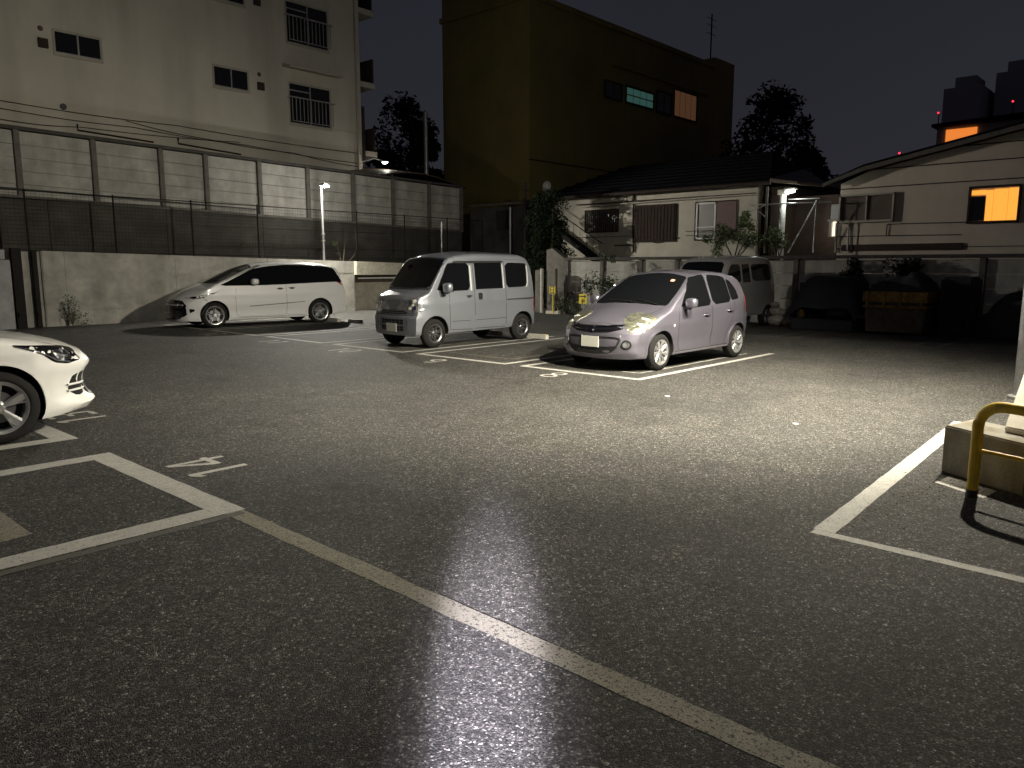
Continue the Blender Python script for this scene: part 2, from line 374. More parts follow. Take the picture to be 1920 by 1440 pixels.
# thin inner lines of the bays (older narrow marking)
for y in (6.3, 8.9, 11.55, 14.15, 16.75):
    mb = MB(); rough_strip(mb, 9.75, y, 13.3, y, .035, LZ)
    rough_strip(mb, 9.75, y, 9.75, y + 1.55, .03, LZ * .9); 
    if y > 8: rough_strip(mb, 11.6, y, 11.6, y + 1.55, .03, LZ * .9)
    tag(build(mb, 'inner_bay_line', M['paint'] if y < 7 else M['oldpaint']), kind='structure')
mb = MB(); rough_strip(mb, 2.36, 4.635, 2.27, -3.2, .125, LZ * .8, .006); tag(build(mb, 'aged_lane_line', M['oldpaint']), kind='structure')
mb = MB(); rough_strip(mb, 2.40, 4.575, -3.0, 4.555, .075, LZ); tag(build(mb, 'faded_bay_line', M['ghost']), kind='structure')
mb = MB(); mb.quad((1.33, 5.13, LZ), (1.33, 6.15, LZ), (1.0, 6.15, LZ), (1.0, 5.08, LZ)); tag(build(mb, 'aged_stop_mark', M['oldpaint']), kind='structure')
mb = MB(); rough_strip(mb, 4.56, 1.68, 4.5, -3.0, .085, LZ, .003); rough_strip(mb, 4.6035, 1.625, 8.9, 1.83, .13, LZ, .0035)
tag(build(mb, 'bay_line', M['paint']), kind='structure')
mb = MB(); mb.quad((6.23, 1.42, LZ), (6.02, 1.06, LZ), (6.28, 1.03, LZ), (6.5, 1.38, LZ)); tag(build(mb, 'paint_patch', M['paint']), kind='structure')
mb = MB(); rough_strip(mb, 13.42, 5.6, 14.3, .4, .03, LZ, .006); tag(build(mb, 'pavement_seam', M['ghost']), kind='structure')
mb = MB(); rough_strip(mb, 16.9, 0, 16.9, 9.6, .09, LZ)
for y in (4.0, 4.45, 6.9, 7.35): rough_strip(mb, 16.95, y, 19.3, y, .1, LZ)
tag(build(mb, 'far_bay_line', M['ghost']), kind='structure')
def digit(ch, mb, ox, k):
    """stencilled digit .30 wide and .50 high, k: scale; no two pieces overlap"""
    def q(*p): mb.quad(*[(ox + a * k, c * k, 0) for a, c in p])
    def b(x0, x1, y0, y1): q((x0, y0), (x1, y0), (x1, y1), (x0, y1))
    def ring(cx, cy, rx, ry, t, a0=0, a1=360):
        n_ = max(4, int((a1 - a0) / 15))
        for m_ in range(n_):
            u, v = R(a0 + (a1 - a0) * m_ / n_), R(a0 + (a1 - a0) * (m_ + 1) / n_)
            q((cx + rx * math.cos(u), cy + ry * math.sin(u)), (cx + rx * math.cos(v), cy + ry * math.sin(v)),
              (cx + (rx - t) * math.cos(v), cy + (ry - t) * math.sin(v)), (cx + (rx - t) * math.cos(u), cy + (ry - t) * math.sin(u)))
    if ch == '1': b(.13, .20, 0, .5); q((.06, .40), (.13, .42), (.13, .5), (.06, .45))
    if ch == '4': b(.19, .25, 0, .5); b(0, .19, .12, .18); b(.25, .30, .12, .18); q((0, .18), (.07, .18), (.19, .40), (.19, .5))
    if ch == '3': b(.02, .21, .44, .5); b(.07, .21, .23, .29); b(.02, .21, 0, .06); b(.21, .28, .28, .48); b(.21, .28, .02, .24)
    if ch == '2': b(.02, .22, .44, .5); b(.22, .28, .26, .48); q((.02, .06), (.10, .06), (.28, .26), (.22, .28)); b(.02, .28, 0, .06)
    if ch == '0': ring(.15, .25, .14, .25, .055)
    if ch == '8': ring(.15, .37, .12, .13, .05); ring(.15, .12, .14, .118, .05)
    if ch == '9': ring(.15, .355, .14, .145, .055); ring(.13, .2, .16, .2, .055, -80, -5)
def number(s, x, y, facing, size=.56):
    """stencilled bay number; facing +1: its top points to +X, -1: to -X"""
    mb = MB(); k = size / .56; wd = .36 * k
    for n_, ch in enumerate(s): digit(ch, mb, (n_ - len(s) / 2) * wd + .03, k)
    mb.v = [(a, c - .25 * k, z) for a, c, z in mb.v]
    me = bpy.data.meshes.new('bay_number'); me.from_pydata(mb.v, [], mb.f); o = link('bay_number', me, M['paint'])
    o.location = (x, y, LZ); o.rotation_euler.z = R(-90 if facing > 0 else 90)
    return tag(o, kind='structure')
number('8', 8.76, 7.15, 1); number('9', 8.68, 9.72, 1); number('10', 8.64, 12.22, 1); number('11', 8.62, 14.75, 1); number('12', 8.62, 17.45, 1)
number('14', 2.80, 5.86, -1, .53); number('13', 2.82, 8.87, -1, .53)
# ------------------------------------------------------------------ cars
def lin(tab, x):
    if x <= tab[0][0]: return tab[0][1]
    for (a, p), (c, q) in zip(tab, tab[1:]):
        if x <= c: return p + (q - p) * (x - a) / max(1e-6, c - a)
    return tab[-1][1]
def smo(tab, x, k=.05):
    return sum(lin(tab, x + d * k) for d in (-1, -.66, -.33, 0, .33, .66, 1)) / 7
def chaikin(pts, it=2, q=.25):
    for _ in range(it):
        o = []
        for i in range(len(pts)):
            a, c = Vector(pts[i]), Vector(pts[(i + 1) % len(pts)])
            o += [a.lerp(c, q), a.lerp(c, 1 - q)]
        pts = [tuple(p) for p in o]
    return pts

class Car:
    def __init__(s, S, root, body_mat):
        s.S = S; s.root = root; L = S['L']; W = S['W'] / 2
        top, bot, belt = S['top'], S['bot'], S['belt']
        plan = S['plan']; tum = S['tumble']
        rz, ry, crown = S.get('rz', [(0, .07)]), S.get('ry', [(0, .14)]), S.get('crown', [(0, .04)])
        n = 84; xs = [L * i / n for i in range(n + 1)]
        secs = []
        for x in xs:
            zt = smo(top, x, S.get('k', .05)); zb = smo(bot, x); bl = smo(belt, x); w = W * smo(plan, x, .04); tm = smo(tum, x)
            cz, cy, cr = lin(rz, x), lin(ry, x), lin(crown, x)
            zs = zt - cz - cr
            def Y(z):
                y = w - .11 * max(0, .62 - z) ** 2 * 1.2 - .10 * max(0, z - .62) ** 2 * (1 if z < bl else 0)
                if z >= bl: y = w - .10 * max(0, bl - .62) ** 2 - tm * (z - bl) - .03 * (z - bl) ** 2
                # shoulder crease
                y += S.get('crease', .012) * math.exp(-((z - S.get('crz', .78)) / .045) ** 2)
                y -= S.get('dish', .012) * math.exp(-((z - .42) / .11) ** 2)
                return y
            pts = [(0, zb), (w * .45, zb), (w * .82, zb), (Y(zb + .07) - .025, zb + .015), (Y(zb + .07), zb + .07)]
            N1 = 20; z0 = zb + .07
            for i in range(1, N1 + 1):
                z = z0 + (zs - z0) * i / N1; pts.append((Y(z), z))
            ys = Y(zs)
            for i in range(1, 7):
                t = math.pi / 2 * i / 6; pts.append((ys - cy * (1 - math.cos(t)) if False else ys - cy + cy * math.cos(t), zs + cz * math.sin(t)))
            ye = ys - cy
            for i in range(1, 8):
                y = ye * (1 - i / 7); pts.append((y, zt - cr * (y / ye) ** 2))
            secs.append((x, pts))
        m = len(secs[0][1]); V = []; F = []
        A, Ar = S.get('bulge', .16), S.get('rbulge', .08); fp, rp = S.get('fprof', [(0, 0)]), S.get('rprof', [(0, 0)])
        fl = S.get('flen', .9)
        def warp(x, y, z):
            wf = max(0, 1 - x / fl) ** 1.3; wr = max(0, 1 - (L - x) / .7) ** 1.3
            q = abs(y) / W
            return (x + wf * (A * q ** 2.6 + smo(fp, z, .02)) - wr * (Ar * q ** 2.6 + smo(rp, z, .02)), y, z)
        idx = []
        for x, pts in secs:
            row = []
            for j, (y, z) in enumerate(pts): row.append(len(V)); V.append(warp(x, -y, z))
            mir = [row[0]] + [None] * (m - 2) + [row[-1]]
            for j in range(1, m - 1): mir[j] = len(V); y, z = pts[j]; V.append(warp(x, y, z))
            idx.append((row, mir))
        for (r0, m0), (r1, m1) in zip(idx, idx[1:]):
            for j in range(m - 1):
                F.append((r0[j], r1[j], r1[j + 1], r0[j + 1]))
                F.append((m0[j], m0[j + 1], m1[j + 1], m1[j]))
        for e, (row, mir) in ((0, idx[0]), (-1, idx[-1])):       # ladder caps so that the warp shapes nose and tail
            x, pts = secs[e]; K = 12; grid = [[row[0]] * (K + 1)]
            for j in range(1, m - 1):
                y, z = pts[j]; rr = [row[j]]
                for q in range(1, K): rr.append(len(V)); V.append(warp(x, -y + 2 * y * q / K, z))
                rr.append(mir[j]); grid.append(rr)
            grid.append([row[-1]] * (K + 1))
            for a, c in zip(grid, grid[1:]):
                for q in range(K):
                    f = [a[q], a[q + 1], c[q + 1], c[q]]; f2 = []
                    for t in f:
                        if t not in f2: f2.append(t)
                    if len(f2) > 2: F.append(tuple(f2))
        me = bpy.data.meshes.new('body'); me.from_pydata(V, [], F)
        bm = bmesh.new(); bm.from_mesh(me); bmesh.ops.remove_doubles(bm, verts=bm.verts, dist=1e-5)
        bmesh.ops.recalc_face_normals(bm, faces=bm.faces); bm.to_mesh(me)
        s.bvh = BVHTree.FromBMesh(bm); bm.free()
        s.body = link('body', me, body_mat, root); me.materials.append(M['cave'])
        s.mat = body_mat
        # wheel arches
        ra = S['arch']; cut = MB()
        for xw in S['wheels']:
            for sd in (-1, 1):
                prof = [(0, -.27 * sd), (ra, -.27 * sd), (ra, .3 * sd), (0, .3 * sd)]
                cut.lathe(prof, (xw, sd * W, S['wr'] + S.get('archz', .0)), 'y', 40)
        cm = cut.mesh('cut'); bmc = bmesh.new(); bmc.from_mesh(cm); bmesh.ops.remove_doubles(bmc, verts=bmc.verts, dist=1e-5); bmesh.ops.recalc_face_normals(bmc, faces=bmc.faces); bmc.to_mesh(cm); bmc.free()
        co = bpy.data.objects.new('cut', cm); col.objects.link(co); co.parent = root
        md = s.body.modifiers.new('b', 'BOOLEAN'); md.operation = 'DIFFERENCE'; md.object = co; md.solver = 'EXACT'
        bpy.context.view_layer.update()
        ne = bpy.data.meshes.new_from_object(s.body.evaluated_get(bpy.context.evaluated_depsgraph_get()))
        s.body.modifiers.clear(); s.body.data = ne; ne.name = 'body'; bpy.data.objects.remove(co)
        if not len(ne.materials): ne.materials.append(body_mat); ne.materials.append(M['cave'])
        for p in ne.polygons:
            c = p.center; p.material_index = 0
            for xw in S['wheels']:
                if math.hypot(c.x - xw, c.z - S['wr'] - S.get('archz', 0)) < ra * 1.004 and abs(p.normal.y) < .7 and abs(c.y) < W + .1: p.material_index = 1
                if math.hypot(c.x - xw, c.z - S['wr']) < ra and abs(c.y) < W - .2: p.material_index = 1
            if p.normal.z < -.9 and c.z < .3: p.material_index = 1
        ne.polygons.foreach_set('use_smooth', [True] * len(ne.polygons)); ne.set_sharp_from_angle(angle=R(38))
    def ray(s, axis, a, c, sd=-1):
        if axis == 'y': o, d = Vector((a, sd * 3, c)), Vector((0, -sd, 0))
        elif axis == 'z': o, d = Vector((a, c, 4)), Vector((0, 0, -1))
        elif axis == 'x': o, d = Vector((-2, a, c)), Vector((1, 0, 0))
        else: o, d = Vector((9, a, c)), Vector((-1, 0, 0))
        h = s.bvh.ray_cast(o, d)
        if h[0] is None: return None
        nn = h[1] if h[1].dot(d) < 0 else -h[1]
        return h[0], nn
    def patch(s, name, poly, axis, m, off=.004, res=.07, sd=-1, parent=None, rnd=1, depth=.02, smooth=50):
        if rnd: poly = chaikin(poly, rnd, .13 if rnd == 1 else .25)
        pv = [Vector(p) for p in poly]
        # densify boundary
        bd = []
        for i in range(len(pv)):
            a, c = pv[i], pv[(i + 1) % len(pv)]; k = max(1, int((c - a).length / res))
            bd += [a.lerp(c, q / k) for q in range(k)]
        nb = len(bd); pts = list(bd)
        x0, x1 = min(p.x for p in bd), max(p.x for p in bd); y0, y1 = min(p.y for p in bd), max(p.y for p in bd)
        def inside(p):
            c = False
            for i in range(nb):
                a, q = bd[i], bd[i - 1]
                if (a.y > p.y) != (q.y > p.y) and p.x < (q.x - a.x) * (p.y - a.y) / (q.y - a.y) + a.x: c = not c
            return c
        i = x0 + res / 2
        while i < x1:
            j = y0 + res / 2
            while j < y1:
                p = Vector((i, j))
                if inside(p) and min((p - q).length for q in bd) > res * .35: pts.append(p)
                j += res
            i += res
        vs, es, fs, *_ = delaunay_2d_cdt(pts, [], [list(range(nb))], 1, 1e-6)
        P = []; ok = []
        for v in vs:
            h = s.ray(axis, v.x, v.y, sd)
            if h is None: P.append(None); continue
            P.append((h[0] + h[1] * off, h[0] - h[1] * depth))
        mb = MB(); mp = {}
        for k, p in enumerate(P):
            if p: mp[k] = len(mb.v); mb.v.append(tuple(p[0]))
        ec = {}
        for f in fs:
            if all(k in mp for k in f):
                mb.f.append(tuple(mp[k] for k in f))
                for q in range(len(f)):
                    e = (f[q], f[(q + 1) % len(f)]); ec[tuple(sorted(e))] = ec.get(tuple(sorted(e)), 0) + 1
        sk = {}
        for e, c in ec.items():
            if c == 1:
                for k in e:
                    if k not in sk: sk[k] = len(mb.v); mb.v.append(tuple(P[k][1]))
                mb.f.append((mp[e[0]], mp[e[1]], sk[e[1]], sk[e[0]]))
        return build(mb, name, m, parent or s.root, smooth)
    def strip(s, name, line, wd, axis, m, off=.0025, sd=-1, parent=None, closed=False, res=.06, depth=.01):
        pts = [Vector(p) for p in line]
        if closed: pts.append(pts[0])
        d2 = []
        for a, c in zip(pts, pts[1:]):
            k = max(1, int((c - a).length / res)); d2 += [a.lerp(c, q / k) for q in range(k)]
        d2.append(pts[-1]); mb = MB(); rows = []
        for i, p in enumerate(d2):
            t = (d2[min(i + 1, len(d2) - 1)] - d2[max(i - 1, 0)]).normalized(); nn = Vector((-t.y, t.x)) * wd / 2
            a, c = s.ray(axis, *(p + nn), sd), s.ray(axis, *(p - nn), sd)
            if a is None or c is None: rows.append(None); continue
            i0 = len(mb.v); mb.v += [tuple(a[0] - a[1] * depth), tuple(a[0] + a[1] * off), tuple(c[0] + c[1] * off), tuple(c[0] - c[1] * depth)]; rows.append(i0)
        for a, c in zip(rows, rows[1:]):
            if a is None or c is None: continue
            for q in range(3): mb.f.append((a + q, a + q + 1, c + q + 1, c + q))
        return build(mb, name, m, parent or s.root, 40)
    def wheel(s, x, sd, spokes, rim_mat, rim_r, style='single', tw=.19):
        W = s.S['W'] / 2; r = s.S['wr']; yo = sd * (W - s.S.get('inset', .025))
        e = bpy.data.objects.new('wheel', None); col.objects.link(e); e.parent = s.root; e.location = (x, yo, r)
        t = MB(); k = -sd
        t.lathe([(rim_r - .01, .02 * k), (rim_r + .012, .0), (rim_r + .03, -.004 * k), (r - .045, .004 * k), (r - .012, .022 * k), (r - .002, .035 * k), (r, .05 * k), (r, (tw - .04) * k),
                 (r - .012, (tw - .02) * k), (rim_r, tw * k), (rim_r - .01, tw * k)], (0, 0, 0), 'y', 48)
        build(t, 'tyre', M['tyre'], e, 40)
        m_ = MB(); m_.lathe([(rim_r - .028, .09 * k), (rim_r - .022, .02 * k), (rim_r - .006, .006 * k), (rim_r + .010, .003 * k), (rim_r + .010, .03 * k)], (0, 0, 0), 'y', 48)
        m_.lathe([(0.0, .018 * k), (.035, .018 * k), (.052, .03 * k), (.06, .06 * k)], (0, 0, 0), 'y', 20)
        def bar(a0, a1, w0, w1, y0, y1):
            r0, r1 = .045, rim_r - .012
            c0, s0, c1, s1 = math.cos(a0), math.sin(a0), math.cos(a1), math.sin(a1)
            p = []
            for (rr, c, q, ww, yy) in ((r0, c0, s0, w0, y0), (r1, c1, s1, w1, y1)):
                for sg, dep in ((1, .014), (.45, 0), (-.45, 0), (-1, .014), (-.8, .045), (.8, .045)):
                    p.append((rr * c - q * ww * sg, (yy + dep) * k, rr * q + c * ww * sg))
            i = len(m_.v); m_.v += p
            for j in range(6): q = (j + 1) % 6; m_.f.append((i + j, i + q, i + 6 + q, i + 6 + j))
        for j in range(spokes):
            a = 2 * math.pi * j / spokes + .3
            if style == 'single': bar(a, a, .017, .024, .022, .010)
            elif style == 'twin':
                bar(a - .11, a - .16, .006, .008, .022, .010); bar(a + .11, a + .16, .006, .008, .022, .010)
            elif style == 'turbine':
                bar(a, a + .22, .014, .034, .018, .006)
            elif style == 'vee':
                bar(a, a - .17, .011, .011, .022, .010); bar(a, a + .17, .011, .011, .022, .010)
            elif style == 'wide':
                bar(a - .05, a - .12, .022, .042, .020, .006); bar(a + .17, a + .17, .008, .008, .026, .012)
        build(m_, 'rim', rim_mat, e, 35)
        d = MB(); d.lathe([(0, .085 * k), (rim_r - .02, .085 * k), (rim_r - .015, .07 * k)], (0, 0, 0), 'y', 32)
        build(d, 'wheel_backing', M['cave'], e)
        d = MB(); d.lathe([(0, .06 * k), (rim_r * .62, .06 * k), (rim_r * .62, .07 * k)], (0, 0, 0), 'y', 32)
        build(d, 'brake_disc', M['dark_alloy'], e, 40)
        return e
    def mirror(s, x, z, sd, m, size=(.09, .1, .075), yo=None, arm=True):
        h = s.ray('y', x, z - .04, sd)
        y = (h[0].y if h else sd * s.S['W'] / 2) + sd * (size[1] + .05) if yo is None else yo
        mb = MB(); i0 = len(mb.v)
        N, K = 12, 16
        for a in range(N + 1):
            t = math.pi * a / N
            for q in range(K):
                u = 2 * math.pi * q / K
                sgn = lambda v, p: math.copysign(abs(v) ** p, v)
                mb.v.append((x + size[0] * sgn(math.cos(t), .8), y + size[1] * sgn(math.sin(t), .6) * sgn(math.cos(u), .6), z + size[2] * sgn(math.sin(t), .6) * sgn(math.sin(u), .6)))
        for a in range(N):
            for q in range(K): t = (q + 1) % K; mb.f.append((i0 + a * K + q, i0 + a * K + t, i0 + a * K + K + t, i0 + a * K + K + q))
        o = build(mb, 'wing_mirror', m, s.root, 60)
        b2 = MB(); b2.box(x - .03, x + .03, min(y, y - sd * (size[1] + .1)), max(y, y - sd * (size[1] + .1)), z - size[2] - .02, z - size[2] + .03)
        build(b2, 'mirror_foot', M['trim'], o, 30, .008)
        g_ = MB(); g_.box(x + size[0] * .8, x + size[0] * .95, y - size[1] * .8, y + size[1] * .8, z - size[2] * .75, z + size[2] * .75)
        build(g_, 'mirror_glass', M['glass'], o)
    def handle(s, x, z, sd, m, ln=.17):
        h = s.ray('y', x, z, sd)
        if not h: return
        y = h[0].y; s.patch('handle_cup', [(x - ln * .35, z - .03), (x + ln * .35, z - .03), (x + ln * .35, z + .03), (x - ln * .35, z + .03)], 'y', M['trim'], .0015, .05, sd, rnd=2)
        mb = MB(); mb.tube([(x - ln / 2, y - sd * .005, z + .005), (x - ln / 2 + .02, y + sd * .03, z + .008), (x + ln / 2 - .02, y + sd * .03, z + .008), (x + ln / 2, y - sd * .005, z + .005)], .012, 8)
        build(mb, 'door_handle', m, s.root, 60)
    def plate(s, x, y, z, w_=.33, h_=.165, m=None, tilt=0):
        h = s.ray('x', y, z); x = (h[0].x if h else x) - .006
        e = MB(); e.box(x - .012, x, y - w_ / 2, y + w_ / 2, z - h_ / 2, z + h_ / 2)
        return build(e, 'number_plate', m or M['plate'], s.root, 30, .003)

def arch_lip(c, m=None, wd=.03, off=.008, a0=-8, a1=188):
    for xw in c.S['wheels']:
        for sd in (-1, 1):
            ra = c.S['arch'] + wd * .5
            pts = [(xw + ra * math.cos(R(a)), c.S['wr'] + c.S.get('archz', 0) + ra * math.sin(R(a))) for a in range(a0, a1, 6)]
            pts = [p for p in pts if p[1] > c.S['zmin']]
            c.strip('arch_trim', pts, wd, 'y', m or c.mat, off, sd)

# ---- pale purple hatchback in bay 8
root = empty('hatchback_car', (9.50, 7.05, 0), 'pale purple small hatchback parked nose-out in bay 8', 'car', R(-1.5))
S = dict(L=3.65, W=1.665, wr=.285, arch=.325, wheels=(.74, 3.14), zmin=.24, archz=.01,
    top=[(0, .70), (.05, .745), (.18, .80), (.55, .905), (.92, .985), (1.02, 1.02), (1.75, 1.43), (1.98, 1.50), (2.4, 1.535), (2.9, 1.515), (3.3, 1.45), (3.45, 1.36), (3.58, 1.06), (3.65, .86)],
    bot=[(0, .20), (.3, .19), (.5, .2), (3.2, .22), (3.65, .28)],
    belt=[(0, .80), (1.0, .90), (2.5, .955), (3.65, 1.02)],
    plan=[(0, .86), (.12, .92), (.35, .975), (.6, 1), (3.0, 1), (3.4, .97), (3.65, .90)],
    tumble=[(0, .25), (1, .30), (3.3, .36), (3.65, .4)], rz=[(0, .05), (.6, .07), (1.1, .05), (1.8, .08), (3.65, .10)], ry=[(0, .16), (.9, .16), (1.1, .055), (1.8, .14), (3.65, .16)],
    crown=[(0, .05), (.9, .06), (1.1, .05), (2, .035), (3.65, .03)], bulge=.34, rbulge=.12, crz=.70, crease=.006, dish=.014,
    fprof=[(.18, .06), (.30, .0), (.45, .0), (.60, .035), (.68, .09), (.8, .12)], rprof=[(.2, .05), (.5, 0), (.8, .02), (1.2, .0)])
c = Car(S, root, M['p_hatch'])
arch_lip(c, wd=.035, off=.006)
c.patch('windscreen', [(1.03, -.70), (.99, -.5), (.97, 0), (.99, .5), (1.03, .70), (1.45, .645), (1.82, .56), (1.88, .3), (1.90, 0), (1.88, -.3), (1.82, -.56), (1.45, -.645)], 'z', M['glass'], .004, .08, rnd=1)
for sd in (-1, 1):
    c.patch('front_side_window', [(1.27, .955), (1.36, 1.07), (1.60, 1.29), (1.78, 1.40), (2.02, 1.445), (2.14, 1.45), (2.18, .955), (1.6, .94)], 'y', M['glass'], .009, .03, sd)
    c.patch('rear_side_window', [(2.25, .96), (2.225, 1.448), (2.6, 1.44), (2.82, 1.40), (2.85, .99)], 'y', M['glass'], .004, .07, sd, rnd=1)
    c.patch('quarter_window', [(2.87, 1.01), (2.85, 1.38), (2.98, 1.33), (3.11, 1.20), (3.15, 1.04)], 'y', M['glass'], .004, .06, sd, rnd=1)
    c.strip('pillar_trim', [(2.20, .975), (2.19, 1.44)], .07, 'y', M['p_hatch'], .006, sd)
    for ln in ([(1.20, .95), (1.17, .7), (1.20, .30), (1.28, .27), (2.14, .27), (2.20, .55), (2.19, .95)], [(2.21, .95), (2.22, .6), (2.18, .28), (2.62, .28), (2.78, .58), (2.92, .75), (2.98, 1.0)]):
        c.strip('door_seam', ln, .007, 'y', M['cave'], .0012, sd)
    c.handle(2.02, .80, sd, M['p_hatch']); c.handle(2.80, .84, sd, M['p_hatch'])
    c.patch('headlamp', [(.16, .60), (.22, .74), (.50, .86), (.66, .89), (.64, .80), (.50, .68), (.30, .60)], 'y', M['lamp_y'], .006, .03, sd, rnd=2)
    for (hx, hz, hr, mm) in ((.36, .705, .034, 'plate'), (.50, .785, .024, 'plate')):
        c.patch('lamp_element', [(hx + hr * math.cos(t), hz + hr * .8 * math.sin(t)) for t in [k * math.pi / 8 for k in range(16)]], 'y', M[mm], .010 if mm == 'trim' else .014, .03, sd, rnd=0)
    c.patch('side_marker', [(1.02, .66), (1.06, .66), (1.06, .70), (1.02, .70)], 'y', M['plate'], .006, .03, sd, rnd=2)
    c.strip('sill_trim', [(1.12, .265), (2.76, .28)], .012, 'y', M['cave'], .001, sd)
    c.patch('tail_lamp', [(3.46, .82), (3.44, 1.08), (3.50, 1.12), (3.58, 1.06), (3.6, .85)], 'y', M['red_lens'], .005, .05, sd)
    c.mirror(1.34, 1.02, sd, M['p_hatch'], (.075, .095, .08))
    # fog lamp
    c.patch('fog_lamp_bezel', [(sd * (.57 + .075 * math.cos(t)), .42 + .075 * math.sin(t)) for t in [k * math.pi / 8 for k in range(16)]], 'x', M['trim'], .004, .04, rnd=0)
    c.patch('fog_lamp', [(sd * (.575 + .045 * math.cos(t)), .42 + .045 * math.sin(t)) for t in [k * math.pi / 8 for k in range(16)]], 'x', M['lamp'], .012, .04, rnd=0)
c.patch('upper_grille', [(-.50, .655), (-.47, .70), (-.2, .685), (0, .68), (.2, .685), (.47, .70), (.50, .655), (.3, .60), (0, .585), (-.3, .60)], 'x', M['gloss_black'], .004, .06, rnd=1)
c.strip('grille_bar', [(-.49, .705), (-.25, .69), (0, .685), (.25, .69), (.49, .705)], .014, 'x', M['chrome'], .014)
c.strip('grille_bar', [(-.38, .64), (-.15, .625), (0, .62), (.15, .625), (.38, .64)], .012, 'x', M['chrome'], .010)
c.patch('emblem', [(-.035, .69), (-.012, .655), (-.02, .60), (.02, .60), (.012, .655), (.035, .69), (0, .665)], 'x', M['chrome'], .02, .03, rnd=0)
c.patch('lower_grille', [(-.50, .50), (-.40, .535), (0, .53), (.40, .535), (.50, .50), (.44, .36), (.34, .285), (0, .265), (-.34, .285), (-.44, .36)], 'x', M['trim'], .003, .06, rnd=1)
c.strip('grille_surround', chaikin([(-.53, .51), (-.42, .55), (0, .545), (.42, .55), (.53, .51), (.47, .36), (.36, .27), (0, .25), (-.36, .27), (-.47, .36)], 2), .022, 'x', M['p_hatch'], .012, closed=True)
c.patch('bumper_bar', [(-.46, .495), (-.40, .50), (.40, .50), (.46, .495), (.43, .40), (.3, .385), (-.3, .385), (-.43, .40)], 'x', M['p_hatch'], .010, .06, rnd=1)
c.plate(-.012, 0, .455)
for sd in (-1, 1): c.strip('hood_seam', [(.26, sd * .52), (.6, sd * .62), (.97, sd * .66)], .008, 'z', M['cave'], .001)
c.strip('hood_edge', [(.17, -.40), (.13, 0), (.17, .40)], .008, 'z', M['cave'], .001)
for (a, q) in (((1.0, -.05), (1.08, .45)), ((1.0, -.55), (1.09, -.08))):
    h1, h2 = c.ray('z', *a), c.ray('z', *q); mb = MB(); mb.tube([h1[0] + h1[1] * .02, h2[0] + h2[1] * .012], .008, 6); build(mb, 'wiper', M['trim'], root)
c.patch('inspection_sticker', [(1.62, -.43), (1.68, -.43), (1.68, -.36), (1.62, -.36)], 'z', mat('pale_orange_sticker', (.6, .28, .2)), .007, .03, rnd=1)
for x in S['wheels']:
    for sd in (-1, 1): c.wheel(x, sd, 9, M['alloy'], .19, 'turbine', .17)

# ---- silver kei van in bay 10
root = empty('silver_van', (9.62, 12.0, 0), 'silver boxy minivan parked nose-out across bay 10 beside the purple hatchback', 'van', R(-3))
S = dict(L=3.395, W=1.475, wr=.285, arch=.33, wheels=(.52, 2.95), zmin=.26, archz=.015, k=.03,
    top=[(0, .92), (.03, 1.0), (.10, 1.04), (.36, 1.12), (.42, 1.16), (.78, 1.66), (.90, 1.77), (1.12, 1.85), (1.6, 1.89), (2.2, 1.895), (3.0, 1.875), (3.2, 1.82), (3.33, 1.70), (3.395, 1.3)],
    bot=[(0, .25), (.3, .24), (3.395, .30)], belt=[(0, 1.05), (3.4, 1.09)],
    plan=[(0, .93), (.08, .96), (.3, .995), (.5, 1), (3.1, 1), (3.3, .975), (3.395, .93)],
    tumble=[(0, .09), (3.4, .12)], rz=[(0, .03), (.3, .04), (.5, .03), (.9, .05), (1.3, .09), (3.4, .10)], ry=[(0, .05), (.3, .10), (.5, .035), (.9, .06), (1.3, .11), (3.4, .12)],
    crown=[(0, .03), (.5, .03), (1.0, .045), (3.4, .045)], bulge=.10, rbulge=.05, crz=.86, crease=.008, dish=.006, flen=.5,
    fprof=[(.24, .02), (.35, .0), (.60, .0), (.66, .035), (.8, .045), (1.0, .05)], rprof=[(.2, .0), (1.0, .02), (1.8, .05)])
c = Car(S, root, M['p_van']); arch_lip(c, wd=.03, off=.006)
c.patch('windscreen', [(-.63, 1.17), (0, 1.16), (.63, 1.17), (.625, 1.50), (.605, 1.66), (.58, 1.72), (0, 1.745), (-.58, 1.72), (-.605, 1.66), (-.625, 1.50)], 'x', M['glass'], .004, .08, rnd=1)
c.strip('windscreen_seal', [(-.645, 1.15), (0, 1.14), (.645, 1.15), (.63, 1.63), (.60, 1.735), (0, 1.76), (-.60, 1.735), (-.63, 1.63)], .02, 'x', M['trim'], .003, closed=True)
